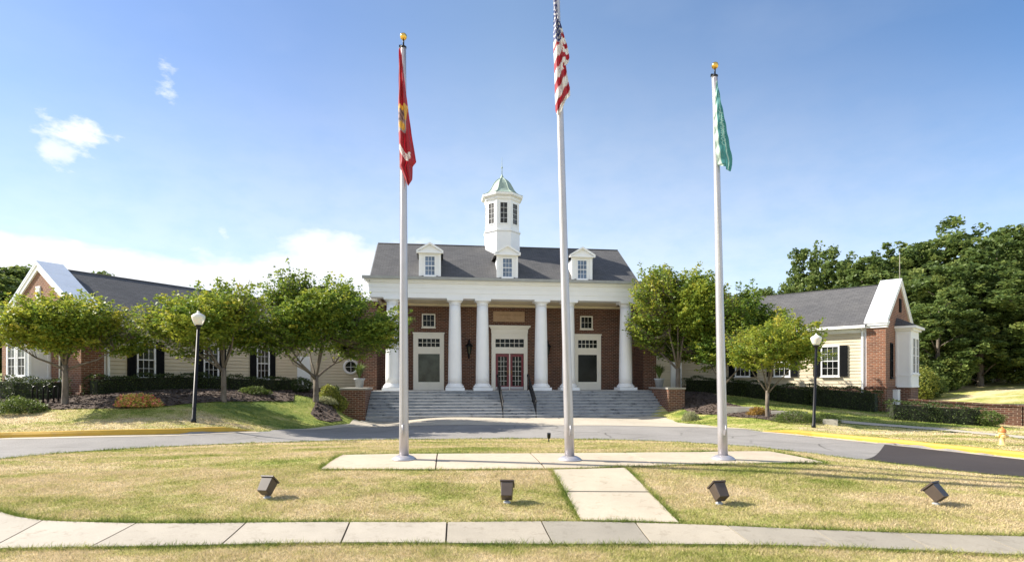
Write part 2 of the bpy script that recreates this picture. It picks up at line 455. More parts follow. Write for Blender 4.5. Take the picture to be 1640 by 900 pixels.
def green_at(x, y):
    # greener where the irrigated banks beside the buildings are
    g = np.clip((y-20.5)/2.5, 0, 1)*np.clip((-4-x)/2, 0, 1)
    g = np.maximum(g, np.clip((y-24.0)/2, 0, 1)*np.clip((x-7)/2, 0, 1)*np.clip((25-x)/3, 0, 1))
    g = np.maximum(g, .1*np.clip((x-25)/2, 0, 1)*np.clip((y-29)/2, 0, 1))
    return g
ga = gr.data.attributes.new('Green', 'FLOAT', 'POINT'); ga.data.foreach_set('value', green_at(GX.ravel(), GY.ravel()).astype(np.float32))
tag(gr, kind='structure')

# --- sheets lying on the terrain
def inside(x, y, poly):
    c = np.zeros(len(x), bool); n = len(poly)
    for i in range(n):
        x0, y0 = poly[i]; x1, y1 = poly[(i+1) % n]
        if y0 == y1: continue
        k = ((y0 > y) != (y1 > y)) & (x < (x1-x0)*(y-y0)/(y1-y0)+x0)
        c ^= k
    return c
def dens(poly, st):
    out = []
    n = len(poly)
    for i in range(n):
        a = np.array(poly[i]); b = np.array(poly[(i+1) % n]); L = np.hypot(*(b-a)); k = max(1, int(L/st))
        for j in range(k): out.append(tuple(a+(b-a)*j/k))
    return out
def smooth_line(pts, st=.4):
    P = [np.array(p) for p in pts]; out = []
    for i in range(len(P)-1):
        p0 = P[max(i-1, 0)]; p1 = P[i]; p2 = P[i+1]; p3 = P[min(i+2, len(P)-1)]
        L = np.hypot(*(p2-p1)); k = max(1, int(L/st))
        for j in range(k):
            t = j/k
            out.append(tuple(.5*((2*p1)+(-p0+p2)*t+(2*p0-5*p1+4*p2-p3)*t*t+(-p0+3*p1-3*p2+p3)*t**3)))
    out.append(tuple(P[-1])); return out
def sheet_geo(poly, off, st=.35, thick=0):
    poly = dens(poly, st)
    xs_ = np.array([p[0] for p in poly]); ys_ = np.array([p[1] for p in poly])
    gx, gy = np.meshgrid(np.arange(xs_.min()+st/2, xs_.max(), st), np.arange(ys_.min()+st/2, ys_.max(), st))
    gx = gx.ravel(); gy = gy.ravel(); k = inside(gx, gy, poly)
    d, _ = dist_poly(gx, gy, poly+[poly[0]]); k &= d > st*.35
    pts = [Vector(p) for p in poly] + [Vector((a, b)) for a, b in zip(gx[k], gy[k])]
    n = len(poly)
    vo, eo, fo, *_ = delaunay_2d_cdt(pts, [(i, (i+1) % n) for i in range(n)], [list(range(n))], 1, 1e-5)
    X = np.array([v[0] for v in vo]); Y = np.array([v[1] for v in vo]); Z = ground(X, Y) + off
    return X, Y, Z, [list(f) for f in fo]
def sheet(name, polys, off, mat, st=.35, tints=None, kind='structure', parent=None, skirt=.0):
    V = []; Fc = []; C = []
    for i, poly in enumerate(polys):
        X, Y, Z, fo = sheet_geo(poly, off, st)
        b = len(V); V += list(zip(X, Y, Z)); Fc += [[b+j for j in f] for f in fo]
        tc = tints[i] if tints else (1, 1, 1)
        C += [(*tc, 1)]*len(X)
        if skirt:
            pl = dens(poly, st); b = len(V); n = len(pl)
            zz = ground(np.array([p[0] for p in pl]), np.array([p[1] for p in pl]))+off
            V += [(p[0], p[1], z) for p, z in zip(pl, zz)] + [(p[0], p[1], z-skirt) for p, z in zip(pl, zz)]
            Fc += [[b+j, b+(j+1) % n, b+n+(j+1) % n, b+n+j] for j in range(n)]; C += [(*tc, 1)]*(2*n)
    me = bpy.data.meshes.new(name); me.from_pydata(V, [], Fc)
    ca = me.color_attributes.new('Col', 'FLOAT_COLOR', 'POINT'); ca.data.foreach_set('color', np.array(C, np.float32).ravel())
    bm = bmesh.new(); bm.from_mesh(me)
    for f in bm.faces:
        if f.normal.z < -.01: f.normal_flip()
    bm.to_mesh(me); bm.free()
    me.materials.append(mat)
    o = bpy.data.objects.new(name, me); COL.objects.link(o)
    if kind: o['kind'] = kind
    if parent: o.parent = parent
    return o

MASKS = []
# front sidewalk as slabs
near = smooth_line(hits([(-260,893),(-120,886),(0,880),(300,875),(700,871),(1100,873),(1400,880),(1640,891),(1800,900),(1900,905)]), .3)
farl = smooth_line(hits([(-260,768),(-120,797),(-40,812),(0,821),(25,829),(68,835),(140,838),(300,840),(560,838),(820,837),(930,837),(1090,841),(1300,850),(1500,857),(1640,861),(1800,867),(1900,871)]), .3)
def along_px(line, px):
    # point of a ground line seen at a photo column
    for a, b in zip(line[:-1], line[1:]):
        pa = 820+F*a[0]/a[1]; pb = 820+F*b[0]/b[1]
        if (pa-px)*(pb-px) <= 0:
            t = (px-pa)/(pb-pa+1e-9); return (a[0]+(b[0]-a[0])*t, a[1]+(b[1]-a[1])*t)
    return line[0] if px < 0 else line[-1]
def sub(line, p0, p1):
    x0, x1 = sorted((p0[0], p1[0])); mid = [p for p in line if x0+.03 < p[0] < x1-.03]
    return [p0]+mid+[p1]
joints = [(-240,-160),(-90,-40),(68,-18),(218,145),(394,355),(560,546),(716,714),(867,886),(1018,1044),(1165,1205),(1302,1350),(1440,1500),(1570,1650),(1700,1800)]
# (far column, near column)
slabs = []; tints = []
jp = [(along_px(farl, a), along_px(near, b)) for a, b in joints]
greys = {9: (.64,.645,.64), 10: (.62,.625,.62), 11: (.66,.66,.65), 12: (.63,.635,.63), 7: (.60,.61,.61), 6: (.76,.755,.74), 8: (.84,.83,.80)}
for i in range(len(jp)-1):
    (f0, n0), (f1, n1) = jp[i], jp[i+1]
    g = .011
    def sh(p, q, s):
        d = math.hypot(q[0]-p[0], q[1]-p[1])+1e-9; return (p[0]+(q[0]-p[0])/d*s, p[1]+(q[1]-p[1])/d*s)
    fa, fb = sh(f0, f1, g), sh(f1, f0, g); na, nb = sh(n0, n1, g), sh(n1, n0, g)
    poly = sub(near, na, nb) + sub(farl, fa, fb)[::-1]
    slabs.append(poly); tints.append(greys.get(i, (.80+.04*((i*7)%3), .80+.04*((i*7)%3), .80+.04*((i*7)%3))))
swpoly = near + farl[::-1]
sheet('sidewalk_joint_bed', [swpoly], .004, M['joint'], .4)
sheet('sidewalk', slabs, .022, M['concrete'], .3, tints, skirt=.018)
MASKS.append(swpoly)
# walkway and flagpole pad
walk = hits([(885.5,752.5),(1000,749.5),(1044,794),(1087,838.5),(1010,836),(931,834.5),(908,790)])
wjl = [hit(907,789), hit(1041,790)]
plaza = hits([(513,752.5),(548,729.5),(700,727.5),(900,726.5),(1100,725),(1232,723.5),(1322,742),(1200,743.5),(1100,745),(1001,748.2),(950,750),(885,751.6),(700,752.8)])
pw = [hits([(513,752.5),(548,729.5),(699.5,727.5),(696.5,752.8)]), hits([(698.5,752.8),(701.5,727.5),(848,726.8),(872,751.5)]),
      hits([(874.5,751.5),(850.5,726.8),(1000,725.8),(1052,746.8),(1001,748.2),(950,750)]), hits([(1054.5,746.8),(1002.5,725.8),(1120,724.8),(1190,743.6),(1100,745)]),
      hits([(1193,743.5),(1122.5,724.8),(1232,723.5),(1322,742)])]
ww = [hits([(885.5,753.2),(1001,750.2),(1039,788.5),(905.5,787.6)]), hits([(906.6,789.2),(1041,790),(1087,838.0),(1010,836),(931,834.2)])]
sheet('walkway_joint_bed', [walk, plaza], .004, M['joint'], .35)
sheet('walkway', ww, .021, M['concrete'], .3, [(1.0,.97,.90), (1.02,.98,.92)], skirt=.018)
sheet('flagpole_pad', pw, .021, M['concrete'], .3, [(1.04,.98,.90)]*5, skirt=.018)
MASKS += [walk, plaza]
# road
roadfar = smooth_line(hits([(-160,712),(-80,706.5),(0,702.5),(200,697.5),(410,691.5),(450,688),(550,684.5),(640,683),(820,681),(1000,682),(1100,684),(1180,687),(1222,691.5),(1400,709),(1640,735),(1760,748),(1850,757)]), .4)
roadnear = smooth_line(hits([(-160,749),(-80,742),(0,735),(150,722),(300,714),(450,708.5),(600,704.5),(820,702.5),(900,703),(1000,705),(1100,709),(1200,716),(1300,727),(1380,737),(1500,752),(1640,766),(1760,777),(1850,786)]), .4)
road = roadnear + roadfar[::-1]
sheet('road', [road], .015, M['asphalt'], .45); MASKS.append(road)
sheet('road_patch', [hits([(1384,737.2),(1417,713),(1500,722),(1640,737.5),(1760,750.5),(1850,759.5),(1850,784),(1760,776),(1640,765),(1500,751)])], .034, M['asphalt_new'], .45)
# concrete gutter strip along each curb
def offset_line(l, d):
    out = []
    for i, p in enumerate(l):
        a = np.array(l[max(i-1, 0)]); b = np.array(l[min(i+1, len(l)-1)]); t = (b-a)/np.hypot(*(b-a))
        out.append((p[0]-t[1]*d, p[1]+t[0]*d))
    return out
for c in (curbL, curbR):
    cl = smooth_line(c, .4); sheet('gutter_strip', [offset_line(cl, -.28)+cl[::-1]], .024, M['concrete'], .4)
def curb(name, line, label, taper_at):
    l = smooth_line(line, .35); mb = MB()
    prof = [(0,-.1),(.0,.10),(.03,CH),(.20,CH+.004),(.21,-.1)]
    n = len(prof); vs = []
    for i, p in enumerate(l):
        a = np.array(l[max(i-1, 0)]); b = np.array(l[min(i+1, len(l)-1)]); t = (b-a)/np.hypot(*(b-a))
        nrm = np.array((-t[1], t[0])); base = float(ground0(p[0], p[1])[0])+.015
        e = l[0] if taper_at == 0 else l[-1]
        k = min(1, math.hypot(p[0]-e[0], p[1]-e[1])/1.3+.12)
        for o, h in prof:
            q = np.array(p)+nrm*o; vs.append((q[0], q[1], base+(h*k if h > 0 else h)))
    fs = []
    for i in range(len(l)-1):
        for j in range(n-1):
            fs.append((i*n+j, (i+1)*n+j, (i+1)*n+j+1, i*n+j+1))
    fs.append(list(range(n))); fs.append([(len(l)-1)*n+j for j in range(n)])
    mb.add(vs, fs); o = mb.build(name, M['yellow']); tag(o, label, 'curb', kind='structure'); return o
curb('curb', curbL, 'yellow painted curb on the left side of the driveway', 1)
curb('curb', curbR, 'yellow painted curb on the right side of the driveway', 0)
# forecourt
fore = hits([(450,687.8),(520,683.4),(560,679.2),(578,674),(584,671.5)]) + [(-8.2+.1,30.0),(0,31.0),(7.5,31.9)] + hits([(1064,668.5),(1078,673.5),(1100,679),(1150,684.2),(1222,689.6)])
MASKS.append(fore + hits([(1180,687),(1100,684),(820,681),(550,684.5)]))
sheet('forecourt', [fore + hits([(1180,687.2),(1100,684.2),(1000,682.2),(820,681.2),(640,683.2),(550,684.7)])], .026, M['concrete'], .35)
path = hits([(1310,669),(1345,673),(1440,681),(1510,686),(1640,699),(1760,711)])[::1]; path2 = hits([(1310,674),(1345,677.5),(1440,684.5),(1510,690),(1640,703.5),(1760,716)])
pathp = path2 + path[::-1]
sheet('path', [pathp], .026, M['concrete'], .4); MASKS.append(pathp)
# mulch beds
mL = hits([(-60,655),(0,658),(60,657),(200,655),(270,651),(330,645),(420,642),(470,642.5)])+[(-11.2,29.5),(-10.6,33),(-11.5,35.6),(-13.2,35.4),(-18.9,24.9),(-25,27.6),(-27,24)]
mL2 = hits([(497,663),(503,652),(520,645),(548,640)])+[(-9.75,29.6)]+hits([(548,674),(530,676.5),(508,672)])
mR = hits([(1094,655),(1110,663),(1150,664),(1190,669),(1250,677),(1322,677)])+[(14.0,27.5),(12.9,29.5),(12.0,32),(12.5,36.5),(10.0,36),(9.5,32)]
sheet('mulch_bed', [mL], .03, M['mulch'], .3); sheet('mulch_bed', [mL2], .03, M['mulch'], .3); sheet('mulch_bed', [mR], .03, M['mulch'], .3)
MASKS += [mL, mL2, mR]

# ------------------------------------------------------------------ grass
def grass():
    P = []
    def zone(n, y0, y1):
        y = rng.uniform(y0, y1, n); x = rng.uniform(-1.05, 1.08, n)*(y*.93+.6)
        w = rng.uniform(0, 1, n) < (y*.93+.6)/(y1*.93+.6)
        return x[w], y[w]
    xs_, ys_, hs, ws = [], [], [], []
    for n, y0, y1, h, w in ((250000,5.0,7.0,.050,.007),(520000,6.9,11.0,.050,.009),(300000,11,16,.05,.014),(170000,16,22,.055,.024),(110000,22,36,.06,.04)):
        x, y = zone(n, y0, y1); xs_.append(x); ys_.append(y); hs.append(np.full(len(x), h)); ws.append(np.full(len(x), w))
    x = np.concatenate(xs_); y = np.concatenate(ys_); h = np.concatenate(hs); w = np.concatenate(ws)
    ed = np.full(len(x), 9.)
    k = np.ones(len(x), bool)
    for m in MASKS:
        k &= ~inside(x, y, m)
    # keep off buildings
    hx = x+.16; hy = y-36.8; c, s = math.cos(R(7.2)), math.sin(R(7.2))
    u = hx*c+hy*s; v = -hx*s+hy*c
    k &= ~((np.abs(u) < 9.6) & (v > -5.95))
    x, y, h, w = x[k], y[k], h[k], w[k]
    for m in MASKS[:4]:
        d, _ = dist_poly(x, y, m+[m[0]]); ed = np.minimum(ed if len(ed) == len(x) else np.full(len(x), 9.), d)
    # thicker fringe where mowers cannot reach beside the paving
    fx, fy, fh, fw = [], [], [], []
    for li, (ln_, hh_) in enumerate(((farl, .085), (near, .07), (walk+[walk[0]], .07), (plaza+[plaza[0]], .08), (roadnear, .07), (pathp+[pathp[0]], .06))):
        for (ax, ay), (bx, by) in zip(ln_[:-1], ln_[1:]):
            L = math.hypot(bx-ax, by-ay); m_ = int(L*(520 if ay < 14 else 220)); t_ = rng.uniform(0, 1, m_); o_ = rng.normal(0, .05, m_)
            fx.append(ax+(bx-ax)*t_-(by-ay)/L*o_); fy.append(ay+(by-ay)*t_+(bx-ax)/L*o_); fh.append(np.full(m_, hh_)); fw.append(np.full(m_, .009 if ay < 14 else .02))
    fx, fy, fh, fw = map(np.concatenate, (fx, fy, fh, fw)); kk = (fy > 4.8)
    for m in MASKS: kk &= ~inside(fx, fy, m)
    fx, fy, fh, fw = fx[kk], fy[kk], fh[kk], fw[kk]
    x = np.concatenate([x, fx]); y = np.concatenate([y, fy]); h = np.concatenate([h, fh]); w = np.concatenate([w, fw]); ed = np.concatenate([ed, np.zeros(len(fx))])
    n = len(x); z = ground(x, y)
    tuft = .75+.5*np.sin(x*3.1+np.sin(y*2.3)*2)*np.sin(y*4.7+np.cos(x*1.7)*2)*.5
    edge = np.clip(1-ed/.12, 0, 1)
    hh = h*.8*rng.uniform(.55, 1.25, n)*tuft*(1+edge*.5)
    a = rng.uniform(0, 2*np.pi, n); ca, sa = np.cos(a), np.sin(a)
    la = rng.uniform(0, 2*np.pi, n); ll = hh*rng.uniform(.4, 1.6, n)
    b0 = np.stack([x-ca*w/2, y-sa*w/2, z-.004], 1); b1 = np.stack([x+ca*w/2, y+sa*w/2, z-.004], 1)
    tp = np.stack([x+np.cos(la)*ll, y+np.sin(la)*ll, z+hh], 1)
    V = np.stack([b0, b1, tp], 1).reshape(-1, 3)
    r1 = np.clip(rng.normal(.5, .22, n)-edge*.75, -1, 1.2); r2 = rng.uniform(0, 1, n)
    C = np.repeat(np.stack([r1, r2, r1*0, r1*0+1], 1), 3, axis=0)
    o = np_mesh('grass', V, 3, M['blades'], cols=C)
    ga = o.data.attributes.new('Green', 'FLOAT', 'POINT'); ga.data.foreach_set('value', np.repeat(green_at(x, y), 3).astype(np.float32))
    tag(o, 'short patchy lawn grass, half dry straw and half green', 'grass', kind='stuff')
    return o
grass()
# bark chips over the mulch beds
def chips():
    X = []; Y = []
    for m in (mL, mL2, mR):
        a = np.array(m); lo = a.min(0); hi = a.max(0); n = int((hi-lo).prod()*70)
        x = rng.uniform(lo[0], hi[0], n); y = rng.uniform(lo[1], hi[1], n); k = inside(x, y, m); X.append(x[k]); Y.append(y[k])
    x = np.concatenate(X); y = np.concatenate(Y); n = len(x); z = ground(x, y)+.035
    a = rng.uniform(0, 6.28, n); l = rng.uniform(.03, .09, n); w = l*.4; t = rng.uniform(-.03, .03, (n, 4))
    ca, sa = np.cos(a), np.sin(a)
    V = np.stack([np.stack([x+ca*l*p-sa*w*q, y+sa*l*p+ca*w*q, z+t[:, i]+.02], 1) for i, (p, q) in enumerate(((-1,-1),(1,-1),(1,1),(-1,1)))], 1).reshape(-1, 3)
    o = np_mesh('bark_chips', V, 4, M['mulch']); tag(o, 'brown bark chips scattered over the planting beds', 'mulch', kind='stuff')
chips()

# ------------------------------------------------------------------ foliage
def leaves(P, size, asp=.6, tilt=None, curl=0):
    """one diamond leaf of 4 vertices at every point of P"""
    n = len(P)
    d = rng.normal(0, 1, (n, 3)); d[:, 2] *= .6 if tilt is None else tilt
    d /= np.linalg.norm(d, axis=1)[:, None]+1e-9
    e = rng.normal(0, 1, (n, 3)); e -= (e*d).sum(1)[:, None]*d; e /= np.linalg.norm(e, axis=1)[:, None]+1e-9
    s = size*rng.uniform(.6, 1.35, n)[:, None]
    nn = np.cross(d, e)
    a = P-d*s*.5; b = P+e*s*asp*.5+nn*s*.08; c = P+d*s*.5; f = P-e*s*asp*.5+nn*s*.08
    return np.stack([a, b, c, f], 1).reshape(-1, 3)
def rootcol(vals): return np.repeat(np.stack([vals, vals*0, vals*0, vals*0+1], 1), 4, axis=0)

def maple(name, loc, H, rx, ry, crown_lo, cx=0, cy=0, twigs=520, per=44, leaf=.105, fork=None, lean=0, label='', seed=1, group=None, light=0.0, trunk_r=.11):
    global rng
    keep = rng; rng = np.random.default_rng(seed); random.seed(seed)
    root = empty(name, loc, 0, label, 'tree', group)
    fork = fork or crown_lo*.85
    mb = MB()
    p0 = Vector((0, 0, -.1)); pf = Vector((lean*.3, 0, fork))
    mb.tube([p0, Vector((0, 0, .05)), Vector((lean*.1, .02, fork*.45)), pf], [trunk_r*1.5, trunk_r*1.12, trunk_r*.95, trunk_r*.9], 10)
    cc = Vector((cx, cy, (H+crown_lo)/2)); rz = (H-crown_lo)/2
    limbs = []
    nl = 7
    for i in range(nl):
        az = 2*math.pi*i/nl + random.uniform(-.3, .3); el = random.uniform(.2, 1.2)
        if i == 0: el = 1.45
        t = Vector((cc.x+rx*.8*math.cos(az)*math.cos(el), cc.y+ry*.8*math.sin(az)*math.cos(el), cc.z-rz*.35+rz*1.15*math.sin(el)))
        mid = pf.lerp(t, .45)+Vector((0, 0, -.12*(t-pf).length if el < .8 else .1)) + Vector((random.uniform(-.15, .15), random.uniform(-.15, .15), 0))
        st = Vector((0, 0, 0)).lerp(pf, .82+.18*random.random())
        pts = [st, st.lerp(mid, .5)+Vector((0, 0, .03)), mid, mid.lerp(t, .5), t]
        mb.tube(pts, [trunk_r*.5, trunk_r*.4, trunk_r*.28, trunk_r*.16, trunk_r*.06], 6)
        limbs.append(pts)
    # twig end points in uneven lobes of the crown
    lobes = []
    for i in range(13):
        az = i*2.4+random.uniform(-.6, .6); el = random.uniform(-.3, 1.25); q = random.uniform(.5, .85)
        lobes.append((cc.x+rx*q*math.cos(az)*math.cos(el), cc.y+ry*q*math.sin(az)*math.cos(el), cc.z-rz*.15+rz*q*math.sin(el), random.uniform(.24, .44)))
    lobes.append((cc.x, cc.y, cc.z, .5)); lobes.append((cc.x+.15*rx, cc.y, cc.z+rz*.45, .45))
    P = []; V = []; hub = Vector((cc.x*.5+pf.x*.5, cc.y*.5, crown_lo*.6+cc.z*.4))
    base = []
    for i in range(int(twigs*1.5)):
        L = lobes[i % len(lobes)]
        while True:
            d = rng.normal(0, 1, 3); d /= np.linalg.norm(d)
            r = L[3]*rng.uniform(.2, 1)**.5
            e = Vector((L[0]+d[0]*r*rx, L[1]+d[1]*r*ry, L[2]+d[2]*r*rz*1.15))
            q = ((e.x-cc.x)/rx)**2+((e.y-cc.y)/ry)**2+((e.z-cc.z)/rz)**2
            if q < 1.1 and e.z > crown_lo-.05-.25*min(1, abs(e.x-cc.x)/rx): break
        out = (e-hub); ln = out.length; out.normalize()
        out = (Vector((out.x, out.y, out.z*.75))+Vector((0, 0, .18+.55*max(0, (e.z-cc.z)/rz)))+Vector(rng.normal(0, .2, 3))).normalized()
        ll = rng.uniform(.55, 1.25)*(rx/2.8)**.3
        if i % 6 == 0 and q > .45: e = e+out*.35; ll *= 1.25; out = (out+Vector((0, 0, .25))).normalized()
        a = e-out*ll*.6; b = e+out*ll*.5
        if i % 3 == 0:
            bp = min((p for l in limbs for p in l[1:]), key=lambda p: (p-a).length)
            mb.tube([bp, bp.lerp(a, .5)+Vector((0, 0, -.05)), a, b], [trunk_r*.16, trunk_r*.11, trunk_r*.08, trunk_r*.03], 4)
        m = int(per*.98*rng.uniform(.5, 1.4)); t = rng.uniform(0, 1, m)
        pts = np.array(a)[None]*(1-t[:, None])+np.array(b)[None]*t[:, None]
        pts[:, 2] -= .10*t*t
        sp = (.17*(1-t)+.045)[:, None]*(rx/2.8)**.4
        pts = pts+rng.normal(0, 1, (m, 3))*sp*np.array([1.15, 1.15, .36])
        P.append(pts); V.append(np.clip(rng.normal(.46+light, .15)+rng.normal(0, .07, m)+.10*t, 0, 1))
    P = np.concatenate(P); V = np.concatenate(V)
    tr = mb.build('trunk', M['bark'], root)
    cr = np_mesh('crown', leaves(P, leaf*1.18, .68, .35), 4, M['maple'], root, rootcol(V))
    rng = keep
    return root

def at(px, py, d=None):
    """ground position read off the photograph"""
    if d is None: x, y = hitg(px, py)
    else: x, y = (px-820)/F*d, d
    return (x, y, gz(x, y))
G1 = 'young maples in front of the building'
maple('maple_tree', at(104,0,22.3), 4.15, 2.85, 2.5, 1.5, cx=.05, label='leftmost small maple with low wide crown before the brick gable', seed=3, group=G1, light=.12, fork=1.55, leaf=.10)
maple('maple_tree', at(358,0,24.0), 5.05, 2.75, 2.5, 1.5, cx=-.45, twigs=600, label='small maple behind the left lamp post, beside shuttered windows', seed=14, group=G1, light=.08, fork=1.4)
maple('maple_tree', at(506,0,27.0), 5.95, 3.6, 2.8, 1.45, cx=.12, twigs=900, label='maple with forked trunk left of the brick stair wall', seed=5, group=G1, light=-.02, fork=1.2, trunk_r=.13, leaf=.11)
maple('maple_tree', at(1086,0,33.0), 7.9, 3.15, 2.9, 1.45, cx=.2, twigs=1300, label='tall dense maple beside the right end column of the portico', seed=21, group=G1, light=.10, fork=1.9, trunk_r=.15, leaf=.12)
maple('maple_tree', at(1156,0,31.5), 6.9, 2.7, 2.4, 1.3, cx=.85, twigs=880, label='maple behind the right flagpole between a tall and a small maple', seed=9, group=G1, light=-.06, leaf=.11)
maple('maple_tree', at(1229,668), 4.95, 2.25, 2.0, 1.55, cx=.35, twigs=360, label='smallest maple with forked pale trunk left of the right lamp post', seed=10, group=G1, light=.16, fork=1.25, trunk_r=.09, leaf=.10)

def big_tree_meshes(seed, H=15., rx=4.2, lo=.8, clusters=300, per=64, leaf=.36, mat='forest', low=True):
    g = np.random.default_rng(seed); random.seed(seed)
    mb = MB()
    mb.tube([(0,0,-.3),(0,0,.3),(.1,0,H*.4),(.2,.1,H*.72),(.2,.1,H*.9)], [.34,.27,.2,.1,.03], 8)
    lobes = []
    nlob = 24; zc = lo+(H-lo)*.5; hz_ = (H-lo)*.5
    for i in range(nlob):
        zz = 1-2*(i+.5)/nlob; az = i*2.39996+random.uniform(-.5, .5); rr = math.sqrt(max(0, 1-zz*zz))**.7
        q = random.uniform(.55, .86)
        c = (rx*q*rr*math.cos(az)+.2, rx*q*rr*math.sin(az), zc+hz_*zz*random.uniform(.74, .93)); lobes.append((c, rx*random.uniform(.24, .42)))
        if i % 2 == 0:
            mb.tube([(0, 0, max(.5, c[2]-2.6)), (c[0]*.5, c[1]*.5, c[2]-1.0), c], [.10, .06, .02], 5)
    P = []; V = []
    for i in range(clusters):
        c, r = lobes[i % nlob]
        d = g.normal(0, 1, 3); d /= np.linalg.norm(d); d[2] = d[2]*.8+.2
        p = np.array(c)+d*r*g.uniform(.55, 1.1)*np.array([1, 1, 1.15])
        if p[2] < lo*.5: p[2] = lo*.5+g.uniform(0, .5)
        m = int(per*g.uniform(.6, 1.3)); s = g.uniform(.32, .6)
        q_ = g.normal(0, 1, (m, 3)); q_ /= np.linalg.norm(q_, axis=1)[:, None]; q_ *= g.uniform(.5, 1.1, m)[:, None]
        P.append(p+q_*np.array([s*1.2, s*1.2, s*.9])); V.append(np.clip(g.normal(.5, .17)+g.normal(0, .16, m), 0, 1))
    P = np.concatenate(P); V = np.concatenate(V)
    global rng
    keep = rng; rng = g; Q = leaves(P, leaf, .7, .5); rng = keep
    tr = mb.build('trunk', M['bark']); cr = np_mesh('crown', Q, 4, M[mat], None, rootcol(V))
    td, cd = tr.data, cr.data; bpy.data.objects.remove(tr); bpy.data.objects.remove(cr); return td, cd
PROT = [big_tree_meshes(100+i) for i in range(4)]
ROUND = [big_tree_meshes(200+i, 15, 3.4, 4.5, 150, 50, .34) for i in range(2)]
def big_tree(px, ytop, d, w, v, label, rz=0, group='trees at the wood edge right of the right wing', protos=PROT):
    x = (px-820)/F*d; z0 = gz(x, d); H = EYE+(HOR-ytop)*d/F-z0
    e = empty('broadleaf_tree', (x, d, z0), rz, label, 'tree', group)
    td, cd = protos[v % len(protos)]
    sxy = w/4.2; sz = H/15.6
    for nme, dta in (('trunk', td), ('crown', cd)):
        o = bpy.data.objects.new(nme, dta); COL.objects.link(o); o.parent = e; o.scale = (sxy, sxy, sz)
FT = [
 (1300,392,66,3.6,0,'rounded tree top leftmost of the wood, above the grey roof'),
 (1348,400,62,3.6,1,'leafy tree rising behind the grey roof, second from the left end of the wood'),
 (1392,402,58,4.0,2,'broad tree just left of the white gable coping'),
 (1440,386,60,4.4,3,'tall tree directly behind the white gable tip'),
 (1494,377,57,4.4,0,'tall dense tree right of the white gable, above the bay window'),
 (1522,410,48,3.9,2,'mid height dark tree right of the bay window cornice'),
 (1556,352,56,4.8,1,'one of the two tallest trees of the wood, left of the other'),
 (1600,372,50,4.2,3,'dense tree above the fire hydrant at the wood edge'),
 (1634,350,54,5.0,2,'tallest tree at the right edge of the photo'),
 (1500,470,45,3.0,1,'shorter leafy tree at the foot of the wood beside the bay window'),
 (1570,445,46,3.8,0,'shorter full tree at the front of the wood, above the low wall'),
 (1662,420,44,4.2,3,'tree partly cut by the right edge of the photo above the hill'),
 (1430,440,52,3.6,0,'lower tree behind the white gable, under the tall crowns'),
 (1720,370,55,5.0,1,'tree beyond the right edge of the photo'),
 (1790,380,50,5.0,0,'second tree beyond the right edge of the photo')]
for i, (px, yt, d, w, v, lb) in enumerate(FT): big_tree(px, yt, d, w, v, lb, rz=i*1.3)
big_tree(1222,452,60,2.2,0,'thin open tree top over the grey roof, right of the maples', .4, 'sparse treetops behind the right wing roof', ROUND)
big_tree(1253,446,62,2.4,1,'rounder treetop over the grey roof, next to the wood', 1.4, 'sparse treetops behind the right wing roof', ROUND)
for i, (px, yt, d, w, v, lb) in enumerate([(14,418,44,4.0,2,'tall dark tree at the left edge of the photo behind the gable'),(48,428,50,3.4,0,'dark tree touching the left slope of the brick gable'),
    (-30,425,40,4.2,1,'dark tree beyond the left edge of the photo'),(-90,410,42,4.5,3,'second dark tree beyond the left edge of the photo')]):
    big_tree(px, yt, d, w, v, lb, i*2.1, 'dark trees left of the left wing')
big_tree(160,424,56,2.2,0,'treetop peeking over the dark left roof ridge', 2.0, 'treetops behind the left wing roof', ROUND)
big_tree(124,436,58,2.2,1,'lower treetop behind the white coping of the left gable', .5, 'treetops behind the left wing roof', ROUND)

def blob_plant(name, pos, rx, ry, h, n, leaf, mat, label, cat, group=None, seed=0, upright=False, core=True, rz=0, flat=1., tilt=None, dome=False, asp=.6):
    global rng
    keep = rng; rng = np.random.default_rng(seed+500)
    root = empty(name, pos, rz, label, cat, group)
    d = rng.normal(0, 1, (n, 3)); d /= np.linalg.norm(d, axis=1)[:, None]
    r = rng.uniform(.72, 1.03, n)
    lump = 1+.12*np.sin(d[:, 0]*5+seed)*np.cos(d[:, 1]*6+seed*2)+.08*np.sin(d[:, 2]*9+d[:, 0]*7)
    P = d*(r*lump)[:, None]*np.array([rx, ry, h*(.5 if not dome else .95)])
    if dome: P[:, 2] = np.abs(P[:, 2])
    else: P[:, 2] += h*.5
    P[:, 2] = np.maximum(P[:, 2], .02)
    V = np.clip(rng.normal(.5, .27, n), 0, 1)
    np_mesh('foliage', leaves(P, leaf, asp, tilt), 4, M[mat], root, rootcol(V))
    mb = MB()
    for k in range(14):
        a = random.uniform(0, 6.28); q = random.uniform(.3, .75)
        mb.tube([(0, 0, -.05), (rx*q*.4*math.cos(a), ry*q*.4*math.sin(a), h*.4), (rx*q*math.cos(a), ry*q*math.sin(a), h*random.uniform(.5, .85))], [.02, .014, .006], 4)
    mb.build('stems', M['bark'], root)
    rng = keep; return root

